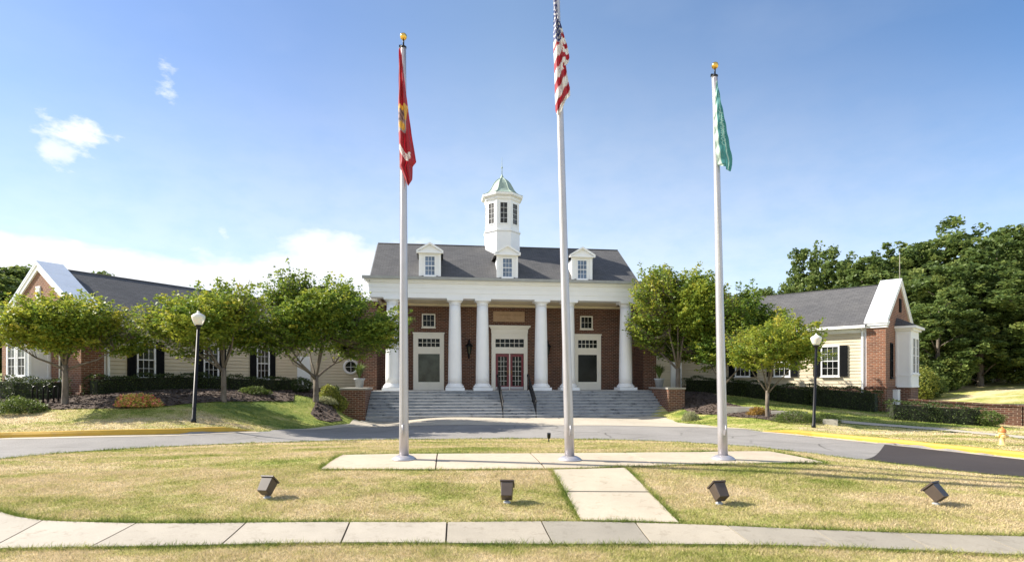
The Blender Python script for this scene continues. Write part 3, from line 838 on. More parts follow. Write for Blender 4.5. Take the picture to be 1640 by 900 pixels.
def hedge(name, pts, w, h, label, dens_=420, leaf=.07, mat='hedge', seed=0, group=None, base_off=0):
    """clipped hedge along a line of ground points"""
    global rng
    keep = rng; rng = np.random.default_rng(seed+900)
    o0 = pts[0]; z00 = gz(*o0)
    root = empty(name, (o0[0], o0[1], z00), 0, label, 'hedge', group)
    P = []; mb = MB()
    for (ax, ay), (bx, by) in zip(pts[:-1], pts[1:]):
        L = math.hypot(bx-ax, by-ay); tx, ty = (bx-ax)/L, (by-ay)/L; nx_, ny_ = -ty, tx
        n = int(L*(w+2*h)*dens_)
        t = rng.uniform(-w*.3, L+w*.3, n); k = rng.uniform(0, w+2*h, n)
        off = np.where(k < h, -w/2, np.where(k < h+w, k-h-w/2, w/2)); zz = np.where(k < h, k, np.where(k < h+w, h, k-h-w))
        lump = .06*np.sin(t*2.9+seed)+.05*np.sin(t*6.1+1)+.03*np.sin(zz*9+t*4)
        off = off*(1+lump/w*1.2)+rng.normal(0, .035, n); zz = zz+(zz > h*.9)*lump+rng.normal(0, .03, n)
        rc = np.clip((zz-h*.85)/(h*.2), 0, 1); off *= 1-.12*rc
        X = ax+tx*t+nx_*off; Y = ay+ty*t+ny_*off
        Z = ground(X, Y)+np.maximum(zz, .02)
        P.append(np.stack([X-o0[0], Y-o0[1], Z-z00], 1))
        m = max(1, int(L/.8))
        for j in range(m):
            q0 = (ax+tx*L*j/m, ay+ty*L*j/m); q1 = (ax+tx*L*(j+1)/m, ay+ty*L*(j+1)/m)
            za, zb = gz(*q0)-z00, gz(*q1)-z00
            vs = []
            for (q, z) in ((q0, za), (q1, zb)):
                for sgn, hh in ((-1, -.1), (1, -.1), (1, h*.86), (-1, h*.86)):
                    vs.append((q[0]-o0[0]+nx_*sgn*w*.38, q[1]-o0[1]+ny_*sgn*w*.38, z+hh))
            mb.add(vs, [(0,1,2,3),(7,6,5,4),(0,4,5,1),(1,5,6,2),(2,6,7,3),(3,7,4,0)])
    P = np.concatenate(P); V = np.clip(rng.normal(.45, .25, len(P)), 0, 1)
    np_mesh('foliage', leaves(P, leaf, .65), 4, M[mat], root, rootcol(V))
    mb.build('dark_core', M['hedgecore'], root)  # solid dark boxes filling the hedge behind its leaves
    rng = keep; return root

# ------------------------------------------------------------------ main hall
TH = R(7.2); OX, OY = -.16, 36.8; FZ = 1.3
def hallpt(u, v): return (OX+u*math.cos(TH)-v*math.sin(TH), OY+u*math.sin(TH)+v*math.cos(TH))
hall = empty('brick_hall', (OX, OY, 0), TH, 'central brick hall with white columned portico, dormers and cupola', 'building')

def window(parent, T, x0, x1, z0, z1, cols=3, rows=2, fw=.07, proud=.06, gmat=None, fmat=None, sash=True, sill=True, name='window'):
    """window facing local -y of T; frame is the part, pane and sill its sub-parts"""
    fmat = fmat or M['white']; gmat = gmat or M['glass']
    m = MB(T)
    m.box(x0-fw, x0, -proud, .03, z0-fw, z1+fw); m.box(x1, x1+fw, -proud, .03, z0-fw, z1+fw)
    m.box(x0, x1, -proud, .03, z1, z1+fw); m.box(x0, x1, -proud, .03, z0-fw, z0)
    b = .015
    for i in range(1, cols):
        x = x0+(x1-x0)*i/cols; m.box(x-b/2, x+b/2, -proud*.55, -.012, z0+.001, z1-.001)
    for j in range(1, rows):
        z = z0+(z1-z0)*j/rows; bb = b if not (sash and j*2 == rows) else .045
        m.box(x0+.001, x1-.001, -proud*.55-.004, -.010, z-bb/2, z+bb/2)
    f = m.build(name, fmat, parent)
    if gmat is M['glass'] and sash:
        zm = (z0+z1)/2
        p = MB(T); p.box(x0+.001, x1-.001, -.012, .012, zm+.001, z1-.001); p.build('pane', M['glass_green'], f)
        p = MB(T); p.box(x0+.001, x1-.001, -.010, .012, z0+.001, zm-.001); p.build('pane', M['glass_dark'], f)
    else:
        p = MB(T); p.box(x0+.001, x1-.001, -.012, .012, z0+.001, z1-.001); p.build('pane', gmat, f)
    if sill:
        s = MB(T); s.box(x0-fw-.04, x1+fw+.04, -proud-.06, -.002, z0-fw-.06, z0-fw-.002); s.build('sill', fmat, f)
    return f

# walls: back brick wall, side walls; recess has openings covered by real frames set proud
w = MB(); w.box(-8.35, 8.45, 0, 9.5, -.6, 6.73); w.box(-9.3, -8.2, -1.7, 3, -.6, 6.6); w.box(8.38, 9.22, -1.7, 3, -.6, 6.6)
w.box(-9.0, -8.2, -1.9, -1.7, -.6, 6.6)
# gable end walls under the roof
w.prism([(-2.0, 6.73), (1.2, 10.4), (9.4-5, 6.73)], -8.0, -7.8, 'x'); w.prism([(-2.0, 6.73), (1.2, 10.4), (4.4, 6.73)], 7.0, 7.2, 'x')
w.build('wall', M['brick'], hall)
w = MB(); w.box(-9.36, -8.14, -1.96, 3.05, 6.6, 6.75); w.build('wall_cap', M['white'], hall)
w = MB(); w.box(8.32, 9.28, -1.76, 3.05, 6.6, 6.75); w.build('wall_cap', M['white'], hall)
p = MB(); p.box(-8.34, 8.36, -3.2, .0, -.6, FZ); p.build('porch_floor', M['porch_slab'], hall)
c = MB(); c.box(-8.19, 8.3, -2.0, -.002, 6.735, 6.80); c.build('porch_ceiling', M['ceiling'], hall)
b = MB(); b.box(-8.14, 8.3, -.28, -.002, 6.60, 6.73); b.build('ceiling_molding', M['ceiling'], hall)
UR = -.40
def rz_(v): return 7.81+(v+3.1)*.69
e = MB()
e.box(-8.5, 7.9, -2.82, -2.0, 6.73, 7.02)
e.box(-8.53, 7.93, -2.85, -1.97, 7.02, 7.30)
e.box(-8.56, 7.96, -2.88, -1.9, 7.30, 7.58)
e.box(-8.68, 8.02, -3.0, -1.9, 7.58, 7.66); e.box(-8.78, 8.06, -3.12, -1.9, 7.66, 7.74)
for s_, u0, u1 in ((-1, -8.56, -7.7), (1, 7.0, 7.96)):
    e.box(u0, u1, -1.9, 5.3, 6.78, 7.74)
e.build('entablature', M['white'], hall)
g = MB(); g.box(-8.88, 8.09, -3.28, -3.05, 7.742, 7.87); g.box(-8.88, 8.09, -3.28, -3.26, 7.87, 7.90); g.build('gutter', M['gutter'], hall)
r = MB(); rl, rr_ = UR-8.05, UR+8.0
vs = [(-3.1, rz_(-3.1)), (1.2, rz_(1.2)), (5.5, rz_(-3.1)), (5.5, rz_(-3.1)-.14), (1.2, rz_(1.2)-.16), (-3.1, rz_(-3.1)-.06)]
r.prism(vs, rl, rr_, 'x'); r.build('roof', M['shingle'], hall)
rc = MB(); rc.tube([(rl, 1.2, rz_(1.2)+.01), (rr_, 1.2, rz_(1.2)+.01)], .05, 6); rc.build('ridge_cap', M['shingle'], hall)
rk = MB()
for x0, x1 in ((rl-.05, rl+.0), (rr_, rr_+.05)):
    rk = MB(); rk.prism([(-3.1, rz_(-3.1)-.02), (1.2, rz_(1.2)-.02), (1.2, rz_(1.2)-.26), (-3.1, rz_(-3.1)-.22)], x0, x1, 'x')
    rk.build('rake_board', M['gutter'], hall)

# columns
def column(u):
    m = MB(TR(u, -2.4)); H0 = FZ+.42; H1 = 6.73-.36
    prof = []
    for i in range(13):
        t = i/12; rr = .405-.075*t**1.6; prof.append((rr, H0+(H1-H0)*t))
    m.lathe(prof, n=32); col = m.build('column', M['white'], hall)
    b_ = MB(TR(u, -2.4)); b_.box(-.56, .56, -.56, .56, FZ-.002, FZ+.17)
    b_.lathe([(.50, FZ+.17), (.54, FZ+.20), (.54, FZ+.27), (.49, FZ+.31), (.455, FZ+.33), (.46, FZ+.36), (.405, FZ+.42)], n=32); b_.build('base', M['white'], col)
    k = MB(TR(u, -2.4)); k.lathe([(.33, H1), (.365, H1+.02), (.365, H1+.05), (.335, H1+.06), (.335, H1+.13), (.40, H1+.19), (.43, H1+.24)], n=32)
    k.box(-.47, .47, -.47, .47, H1+.24, 6.729); k.build('capital', M['white'], col)
for u in (-7.24, -3.58, -1.93, 1.64, 3.35, 6.96): column(u)

# wall openings on the porch
for x0, x1 in ((-5.53, -4.83), (4.74, 5.44)):
    window(hall, TR(0, 0), x0, x1, 5.33, 6.05, 3, 2, sill=True, sash=False, gmat=M['glass_dark'], fmat=M['cream'])
for x0, x1, gm in ((-6.14, -4.21, M['glass_green']), (4.21, 6.06, M['glass_dark'])):
    m = MB(); i0, i1 = x0+.31, x1-.27
    m.box(x0, i0, -.09, -.002, FZ, 4.86); m.box(i1, x1, -.09, -.002, FZ, 4.86)
    m.box(i0, i1, -.09, -.002, FZ, 1.80); m.box(i0, i1, -.09, -.002, 3.58, 4.03); m.box(i0, i1, -.09, -.002, 4.54, 4.86)
    m.box(x0-.04, x1+.04, -.12, -.003, 4.862, 4.94)
    fr = m.build('display_surround', M['cream'], hall)
    q = MB(); q.box(i0+.002, i1-.002, -.03, -.004, 1.802, 3.578); q.build('pane', gm, fr)
    t = MB(); t.box(i0+.002, i1-.002, -.03, -.004, 4.032, 4.538); t.build('transom_pane', M['glass_dark'], fr)
    u_ = MB()
    for k in range(1, 5):
        xx = i0+(i1-i0)*k/5; u_.box(xx-.014, xx+.014, -.055, -.028, 4.031, 4.539)
    u_.box(i0+.002, i1-.002, -.058, -.029, 4.27, 4.30); u_.build('muntins', M['cream'], fr)
# entrance
m = MB()
m.box(-1.18, -.92, -.12, -.002, FZ, 4.95); m.box(.92, 1.16, -.12, -.002, FZ, 4.95)
m.box(-.92, .92, -.12, -.002, 3.63, 4.04); m.box(-.92, .92, -.12, -.002, 4.56, 4.95)
m.box(-1.2, 1.18, -.16, -.003, 4.95, 5.22); m.box(-1.27, 1.25, -.24, -.004, 5.22, 5.32); m.box(-1.36, 1.33, -.32, -.005, 5.32, 5.42)
m.box(-.035, .035, -.07, -.002, FZ, 3.62)
ent = m.build('entrance_surround', M['cream'], hall)
t = MB(); t.box(-.918, .918, -.03, -.004, 4.042, 4.558); t.build('transom_pane', M['glass_dark'], ent)
t = MB()
for k in range(1, 6): x = -.92+1.84*k/6; t.box(x-.014, x+.014, -.055, -.028, 4.041, 4.559)
t.box(-.918, .918, -.058, -.029, 4.285, 4.315); t.build('muntins', M['cream'], ent)
for sx in (-1, 1):
    x0, x1 = (-.90, -.04) if sx < 0 else (.04, .90)
    m = MB(); m.box(x0, x0+.14, -.065, -.006, FZ+.01, 3.6); m.box(x1-.14, x1, -.065, -.006, FZ+.01, 3.6)
    m.box(x0+.14, x1-.14, -.065, -.006, FZ+.01, FZ+.26); m.box(x0+.14, x1-.14, -.065, -.006, 3.43, 3.6)
    d = m.build('door', M['red_door'], hall); d['label'] = 'dark red glazed door leaf'
    q = MB(); q.box(x0+.142, x1-.142, -.03, -.01, FZ+.262, 3.428); q.build('pane', M['glass_dark'], d)
    q = MB()
    for k in (1, 2): x = x0+.14+(x1-x0-.28)*k/3; q.box(x-.01, x+.01, -.05, -.028, FZ+.261, 3.429)
    for k in range(1, 6): z = FZ+.26+(3.43-FZ-.26)*k/6; q.box(x0+.142, x1-.142, -.052, -.029, z-.01, z+.01)
    q.build('muntins', M['cream'], d)
    q = MB(); xh = x1-.07 if sx < 0 else x0+.07
    q.tube([(xh, -.065, FZ+.95), (xh, -.12, FZ+.97), (xh, -.12, FZ+1.25), (xh, -.065, FZ+1.27)], .012, 6); q.build('handle', M['gold'], d)
    q = MB(); q.box(x0+.01, x1-.01, -.075, -.066, FZ+.03, FZ+.2); q.build('kick_plate', M['pole'], d)

def text_mesh(name, body, size, T, mat, parent, extrude=.004, shear=0, font=None):
    cu = bpy.data.curves.new(name, 'FONT'); cu.body = body; cu.size = size; cu.extrude = extrude; cu.align_x = 'CENTER'; cu.align_y = 'CENTER'; cu.shear = shear
    o = bpy.data.objects.new(name, cu); COL.objects.link(o)
    dg = bpy.context.evaluated_depsgraph_get(); me = bpy.data.meshes.new_from_object(o.evaluated_get(dg))
    bpy.data.objects.remove(o); me.transform(T); me.materials.clear(); me.materials.append(mat)
    n = bpy.data.objects.new(name, me); COL.objects.link(n); n.parent = parent; return n
m = MB(); m.box(-1.06, .98, -.05, -.002, 5.68, 6.34); pq = m.build('stone_plaque', M['plaque'], hall); pq['label'] = 'tan stone plaque over the entrance'
RX = Matrix.Rotation(math.pi/2, 4, 'X')
text_mesh('lettering', 'COMMUNITY CENTER', .165, Matrix.Translation((-.04, -.053, 6.10)) @ RX, M['plaque_text'], pq)
text_mesh('lettering', '2001', .15, Matrix.Translation((-.04, -.053, 5.87)) @ RX, M['plaque_text'], pq)

# ceiling lights of the porch
for u in (-6.0, -.1, 5.2):
    pass
# dormers
def dormer(u):
    T = TR(u, -2.75); hw = .56
    m = MB(T); m.box(-hw, hw, 0, 3.0, 7.72, 9.36)
    m.prism([(-hw, 9.36), (0, 9.80), (hw, 9.36)], 0, 3.0, 'y')
    for s_ in (-1, 1): m.box(s_*hw-.08, s_*hw+.08, -.05, .0, 7.74, 9.30)
    m.box(-hw-.1, hw+.1, -.07, .0, 9.30, 9.42)
    d = m.build('dormer', M['white'], hall)
    r_ = MB(T)
    for s_ in (-1, 1):
        r_.prism([(0, 9.98), (s_*(hw+.22), 9.50), (s_*(hw+.22), 9.40), (0, 9.88)], -.2, 3.2, 'y')
    r_.build('dormer_roof', M['shingle'], d)
    p_ = MB(T)   # pediment and its raking moulding
    p_.prism([(-hw-.16, 9.42), (0, 9.86), (hw+.16, 9.42)], -.1, -.02, 'y')
    for s_ in (-1, 1): p_.prism([(0, 9.975), (s_*(hw+.22), 9.495), (s_*(hw+.22), 9.39), (0, 9.86)], -.24, -.1, 'y')
    p_.box(-hw-.22, hw+.22, -.235, -.02, 9.34, 9.42)
    p_.build('pediment', M['white'], d)
    f = window(d, TR(u, -2.75-.02), -.27, .27, 8.08, 9.16, 3, 4, .05, .05, M['glass_sky'])
for u in (-5.05, -.47, 4.10): dormer(u)

# cupola
Tc = TR(-.36, 1.2, 0) @ Matrix.Diagonal((.94, .94, 1, 1))
c8 = 1/math.cos(math.pi/8); ph = math.pi/8
m = MB(Tc); m.lathe([(1.20*c8, 9.2), (1.20*c8, 11.55), (1.26*c8, 11.58), (1.26*c8, 11.68), (1.14*c8, 11.74), (1.14*c8, 13.66)], n=8, smooth=False, ph=ph)
cup = m.build('cupola', M['white'], hall)
m = MB(Tc); m.lathe([(1.16*c8, 13.62), (1.22*c8, 13.70), (1.22*c8, 13.80), (1.40*c8, 13.90), (1.42*c8, 14.03), (1.3*c8, 14.06)], n=8, smooth=False, ph=ph); m.build('cornice', M['white'], cup)
m = MB(Tc); pr = [(1.40, 14.05), (1.18, 14.13), (.98, 14.27), (.82, 14.47), (.70, 14.70), (.58, 14.92), (.42, 15.12), (.24, 15.26), (.14, 15.33), (.10, 15.45), (.03, 15.62)]
m.lathe([(a*c8, z) for a, z in pr], n=8, smooth=False, ph=ph)
for k in range(8):
    a = ph+k*math.pi/4; m.tube([(q*c8*math.cos(a), q*c8*math.sin(a), z+.01) for q, z in pr[:9]], .028, 5)
m.build('roof', M['copper'], cup)
m = MB(Tc); m.tube([(0, 0, 15.5), (0, 0, 16.1), (0, 0, 16.75)], [.03, .022, .008], 6); m.lathe([(.001, 15.98), (.05, 16.03), (.06, 16.07), (.05, 16.11), (.001, 16.16)], n=10); m.build('spire', M['copper'], cup)
for k in range(8):
    Tk = Tc @ Matrix.Rotation(k*math.pi/4, 4, 'Z') @ Matrix.Translation((0, -1.14, 0))
    window(cup, Tk, -.24, .24, 12.10, 13.42, 2, 4, .05, .04, M['louver'], sill=False, sash=False)
    m = MB(Tk)
    for s_ in (-1, 1): m.box(s_*.43-.05, s_*.43+.04, -.03, .02, 11.76, 13.6)
    if k in (0, 1, 7): m.build('corner_board', M['white'], cup)

# wall lanterns (hang on the wall: things of their own)
def lantern(u, label):
    x, y = hallpt(u, -.0); root = empty('wall_lantern', (x, y, 3.35), TH, label, 'wall lantern', 'black wall lanterns on the porch')
    m = MB(TR(0, -.27)); m.lathe([(.03, .0), (.06, .06), (.035, .14), (.05, .20), (.10, .26)], n=8); m.tube([(0, .27, .12), (0, .12, .05), (0, 0, .10)], .022, 6); m.box(-.06, .06, .24, .268, -.06, .28)
    for k in range(6):
        a = k*math.pi/3; m.tube([(.10*math.cos(a), .10*math.sin(a), .26), (.17*math.cos(a), .17*math.sin(a), .72)], .010, 4)
    b_ = m.build('bracket', M['black'], root)
    g_ = MB(TR(0, -.27)); g_.lathe([(.09, .265), (.155, .715)], n=6, smooth=False); g_.build('lantern_glass', M['glass_green'], root)
    t_ = MB(TR(0, -.27)); t_.lathe([(.26, .70), (.27, .73), (.16, .84), (.09, .92), (.07, .98), (.10, 1.02), (.05, 1.07), (.02, 1.16)], n=8); t_.build('lantern_cap', M['black'], root)
lantern(-2.62, 'black iron lantern on the brick between the second and third columns')
lantern(2.45, 'black iron lantern on the brick partly behind the right centre column')

# entrance steps
st = empty('entrance_steps', (*hallpt(0, -5.9), -.15), TH, 'wide flight of weathered grey stone steps up to the portico', 'steps')
m = MB(); nz = MB(); n = 9; rise = (FZ+.15)/n; tread = .3
for i in range(n):
    v0 = i*tread
    m.box(-8.34, 8.24, v0, 2.698, -.12+0 if i == 0 else i*rise-.02, (i+1)*rise-.035)
    nz.box(-8.338, 8.238, v0-.025, 2.697 if i == n-1 else v0+tread+.02, (i+1)*rise-.035, (i+1)*rise)
m.build('step_risers', M['steps'], st); nz.build('step_treads', M['nosing'], st)
q = MB(); q.box(-2.79, -2.77, -.03, .0, -.1, .1)
def cheek(u0, u1, label):
    x, y = hallpt((u0+u1)/2, -5.95); root = empty('stair_wall', (x, y, -.2), TH, label, 'wall', 'low brick walls flanking the steps')
    hw = (u1-u0)/2
    m = MB(); m.box(-hw, hw, 0, 2.9, -.3, 1.60); m.build('brickwork', M['brick'], root)
    m = MB(); m.box(-hw-.05, hw+.05, -.05, 2.92, 1.60, 1.70); m.build('coping', M['conc_edge'], root, bevel=.01)
cheek(-9.62, -8.36, 'low brick wall with stone coping left of the steps')
cheek(8.26, 9.22, 'low brick wall with stone coping right of the steps')
# handrails
def rail(u, label):
    x, y = hallpt(u, -5.9); root = empty('handrail', (x, y, -.15), TH, label, 'handrail', 'black iron handrails on the steps')
    m = MB()
    H = .95; sl = (FZ+.15)/2.7
    m.tube([(0, -.25, H-.05), (0, -.05, H), (0, 2.75, H+1.45), (0, 3.1, H+1.45), (0, 3.1, H+1.30)], .034, 8); m.build('top_rail', M['black'], root)
    m = MB(); m.tube([(0, 0, H-.75+.05), (0, 2.7, H+1.45-.75+.05)], .016, 6)
    for k in range(13):
        v = .1+k*.2; z = v*sl; m.tube([(0, v, z+.2), (0, v, z+H)], .016, 5)
    m.build('balusters', M['black'], root)
    for v, z in ((0, .0), (1.35, 5*rise), (3.05, 1.45)):
        m = MB(); m.tube([(0, v, z-.02), (0, v, z+H)], .024, 6); m.build('post', M['black'], root)
rail(-1.08, 'left of the two black iron handrails on the steps')
rail(.74, 'right of the two black iron handrails on the steps')

# planters
def planter(u, v, zt, label, seed):
    x, y = hallpt(u, v); root = empty('planter', (x, y, zt), TH, label, 'planter', 'potted plants on the stair walls')
    m = MB(); m.lathe([(.20, 0), (.26, .42), (.31, .44), (.31, .52), (.27, .52), (.25, .46)], n=20); m.build('pot', M['pot'], root)
    g = np.random.default_rng(seed); V = []; 
    nb = 150
    for i in range(nb):
        a = g.uniform(0, 6.28); L = g.uniform(.5, 1.05); sp = g.uniform(.15, .75); w_ = .028
        d = np.array([math.cos(a), math.sin(a), 0.]); s_ = np.array([-math.sin(a), math.cos(a), 0.])
        b0 = np.array([0, 0, .5]); m1 = b0+d*L*sp*.4+np.array([0, 0, L*.6]); t1 = b0+d*L*sp+np.array([0, 0, L*(1-.35*sp)])
        V += [b0-s_*w_*.5, b0+s_*w_*.5, m1+s_*w_, m1-s_*w_, m1-s_*w_, m1+s_*w_, t1+s_*.003, t1-s_*.003]
    vals = np.clip(g.normal(.4, .25, nb*2), 0, 1)
    np_mesh('spiky_leaves', np.array(V), 4, M['juniper'], root, np.repeat(np.stack([vals, vals*0, vals*0, vals*0+1], 1), 4, axis=0))
planter(-8.95, -3.75, 1.50, 'grey pot with spiky plant on the left stair wall', 1)
planter(8.62, -3.7, 1.50, 'grey pot with spiky plant on the right stair wall', 2)

# ------------------------------------------------------------------ wings
def clap(m, x0, x1, z0, z1, y, board=.185):
    n = int(math.ceil((z1-z0)/board))
    for i in range(n):
        a = z0+i*board; b_ = min(a+board, z1)
        m.add([(x0, y-.034, a), (x1, y-.034, a), (x1, y-.006, b_), (x0, y-.006, b_)], [(0, 1, 2, 3)])
        m.add([(x0, y-.034, a), (x1, y-.034, a), (x1, y, a-.02), (x0, y, a-.02)], [(3, 2, 1, 0)])
def wing(loc, rz, sx, L, W, ze, zr, za, zp, zfloor, label, wins, bay, wz):
    root = empty('clapboard_wing', (loc[0], loc[1], 0), rz, label, 'building', 'low wings of the hall')
    X = lambda a: sx*a
    PT = .92
    # body
    m = MB(); m.box(X(PT-.02), X(L), .0, W, zfloor-.02, ze); m.build('wall', M['siding'], root)
    m = MB(); a0, a1 = sorted((X(PT), X(L))); clap(m, a0, a1, zfloor+.02, ze-.25, 0)
    m.build('clapboards', M['siding'], root, recalc=False)
    m = MB(); m.box(X(PT), X(L), -.05, -.002, ze-.26, ze-.02); m.box(X(PT), X(L), -.42, .0, ze-.02, ze+.04); m.box(X(PT+.001), X(PT+.12), -.055, -.004, zfloor+.03, ze-.27); m.build('frieze_board', M['white'], root)
    m = MB(); m.box(X(PT), X(L), -.5, -.40, ze-.03, ze+.12); m.build('gutter', M['white'], root)
    m = MB(); m.box(X(.0-.03), X(L), -.05, W, -1.0, zfloor); m.build('foundation', M['brick'], root)
    # gable wall with pier
    hw = W/2; ylo, yhi = -.16, W+.16
    zsh = zp-.25
    m = MB(); m.prism([(ylo, -.9), (yhi, -.9), (yhi, zsh), (hw, za-.18), (ylo, zsh)], X(0), X(PT), 'x')
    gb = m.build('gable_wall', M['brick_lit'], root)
    m = MB(); m.box(X(-.07), X(PT+.04), ylo-.06, yhi+.06, zfloor-.02, zfloor+.07); m.build('water_table', M['brick'], root)
    # coping slabs
    m = MB(); nseg = 4
    for s_ in (0, 1):
        y0 = ylo-.12 if s_ == 0 else yhi+.12; z0 = zp-.08
        for i in range(nseg):
            t0, t1 = i/nseg, (i+1)/nseg
            A = (y0+(hw-y0)*t0, z0+(za-z0)*t0); B = (y0+(hw-y0)*(t1-.004 if i < nseg-1 else 1), z0+(za-z0)*(t1-.004 if i < nseg-1 else 1))
            m.prism([A, B, (B[0], B[1]-.10), (A[0], A[1]-.10)], X(-.12), X(PT+.06), 'x')
    m.build('coping', M['capmetal'], root)
    m = MB()   # white rake trim on the gable face and the foot returns
    for s_ in (0, 1):
        y0 = ylo-.08 if s_ == 0 else yhi+.08; z0 = zp-.17
        m.prism([(y0, z0), (hw, za-.11), (hw, za-.44), (y0+(.25 if s_ == 0 else -.25), z0-.13)], X(-.08), X(-.002), 'x')
        m.prism([(y0, z0+.02), (hw, za-.10), (hw, za-.20), (y0, z0-.1)], X(-.11), X(-.07), 'x')
        ya, yb = (ylo-.14, ylo+.3) if s_ == 0 else (yhi-.3, yhi+.14)
        m.box(X(-.10), X(PT+.05), ya, yb, zp-.42, zp-.30); m.box(X(-.13), X(PT+.08), ya-.04, yb+.04, zp-.30, zp-.19); m.box(X(-.06), X(PT+.02), ya+.06, yb, zp-.55, zp-.42)
    m.build('gable_trim', M['white'], root)
    # roof
    sl = (zr-ze-.1)/(hw+.45)
    m = MB(); yl, yh = -.45, W+.45
    m.prism([(yl, ze+.1), (hw, zr), (yh, ze+.1), (yh, ze), (hw, zr-.12), (yl, ze)], X(PT-.02), X(L+.6), 'x'); m.build('roof', M['shingle'], root)
    m = MB(); m.tube([(X(PT), hw, zr), (X(L+.6), hw, zr)], .045, 6); m.build('ridge_cap', M['shingle'], root)
    # downspout
    m = MB(); m.box(X(PT+.16), X(PT+.26), -.14, -.04, 1.0 if sx > 0 else .75, ze-.1); m.tube([(X(PT+.21), -.09, ze-.15), (X(PT+.21), -.42, ze)], .05, 6); m.build('downspout', M['white'], root)
    # windows and shutters
    for (xc, hwid) in wins:
        xx = X(xc)
        window(root, TR(0, -.034), xx-hwid, xx+hwid, wz[0], wz[1], 3, 4, .07, .07)
        for s_ in (-1, 1):
            q = MB(); xa, xb = sorted((xx+s_*(hwid+.09), xx+s_*(hwid+.09+.40)))
            q.box(xa, xb, -.095, -.047, wz[0]-.07, wz[1]+.07)
            for k in range(26):
                z = wz[0]+.04+(wz[1]-wz[0]-.08)*k/25; q.box(xa+.05, xb-.05, -.107, -.096, z-.018, z+.010)
            q.build('shutter', M['shutter'], root)
    # bay window on the gable
    y0, y1, pr, zb, zt = bay
    m = MB()
    m.box(X(-pr), X(-.002), y0, y1, zb, zt-.001)
    for z in (zb, zb+.65):
        m.box(X(-pr-.03), X(-.003), y0-.03, y1+.03, z, z+.09)
    # side panel moulding
    for yy, s_ in ((y0, -1), (y1, 1)):
        for a, b_ in ((.05, .13), (pr-.13, pr-.05)): m.box(X(-a), X(-b_), yy, yy+s_*.025, zb+.1, zt-.08)
        m.box(X(-.05), X(-pr+.05), yy, yy+s_*.026, zt-.2, zt-.07)
    bw = m.build('bay_window', M['white'], root)
    m = MB(); m.box(X(-pr-.12), X(-.003), y0-.12, y1+.12, zt, zt+.12); m.box(X(-pr-.26), X(-.003), y0-.26, y1+.26, zt+.12, zt+.26); m.build('cornice', M['white'], bw)
    m = MB(); A = (X(-pr-.28), y0-.28, zt+.262); B = (X(-pr-.28), y1+.28, zt+.262); C_ = (X(-.003), y1+.28, zt+.262); D_ = (X(-.003), y0-.28, zt+.262)
    E_ = (X(-.003), y0+.35, zt+.8); G_ = (X(-.003), y1-.35, zt+.8)
    m.add([A, B, C_, D_, E_, G_], [(0, 1, 5, 4), (1, 2, 5), (3, 0, 4), (2, 3, 4, 5), (0, 3, 2, 1)]); m.build('bay_roof', M['shingle'], bw)
    m = MB(); m.box(X(-pr+.02), X(-.04), y0+.02, y1-.02, -.9, zb-.002); m.build('bay_foundation', M['brick'], bw)
    Tb = Matrix.Rotation(0, 4, 'Z')
    # front-of-bay windows face the gable direction
    if sx > 0: Tf = Matrix.Translation((-pr, 0, 0)) @ Matrix.Rotation(-math.pi/2, 4, 'Z')    # local x -> -y
    else: Tf = Matrix.Translation((pr, 0, 0)) @ Matrix.Rotation(math.pi/2, 4, 'Z')
    yc = (y0+y1)/2
    for s_ in (-1, 1):
        c0 = (-(yc+s_*.48) if sx > 0 else (yc+s_*.48))
        window(bw, Tf, c0-.33, c0+.33, zb+.85, zt-.45, 2, 4, .06, .05)
    # slim window in the brick gable
    Tg = Matrix.Rotation(-math.pi/2, 4, 'Z') if sx > 0 else Matrix.Rotation(math.pi/2, 4, 'Z')
    c0 = -1.35 if sx > 0 else 1.15
    window(root, Tg, c0-.24, c0+.24, wz[0]-.1, wz[1]+.1, 2, 4, .06, .05, fmat=M['cream'] if sx > 0 else M['shutter'], gmat=M['glass_dark'])
    c0 = -hw if sx > 0 else hw
    q = MB(Tg); q.box(c0-.2, c0+.2, -.06, -.002, za-2.0, za-1.2)
    for k in range(7): q.box(c0-.16, c0+.16, -.075, -.061, za-1.95+k*.1, za-1.89+k*.1)
    q.build('gable_vent', M['white'] if sx > 0 else M['shutter'], root)
    return root
def tw(corner, d, px):
    q = (px-820)/F; return (q*corner[1]-corner[0])/(d[0]-q*d[1])
CL = (-19.1, 25.1); DL = (math.cos(R(62)), math.sin(R(62)))
CR = (20.6, 31.3); DR = (-math.sin(R(45.3)), math.cos(R(45.3)))
wl = wing(CL, R(62), 1, 12.3, 7.2, 4.66, 7.28, 7.52, 5.02, 1.3, 'left beige clapboard wing with brick gable, white coping and black shutters',
     [(tw(CL, DL, 233), .37), (tw(CL, DL, 337), .37), (tw(CL, DL, 420), .37)], (2.45, 4.6, .86, 1.3, 4.15), (2.06, 3.72))
wr = wing(CR, R(-44.7), -1, 12.6, 6.7, 4.86, 7.66, 7.92, 5.36, 1.5, 'right beige clapboard wing with narrow brick gable end and white bay',
     [(tw(CR, DR, 1330), .42), (tw(CR, DR, 1253), .42), (tw(CR, DR, 1190), .42)], (2.2, 4.4, .76, 1.5, 4.75), (2.2, 3.85))
m = MB(); m.tube([(0, 3.35, 7.85), (0, 3.35, 9.5)], [.03, .012], 6); m.build('lightning_rod', M['conc_edge'], wr)

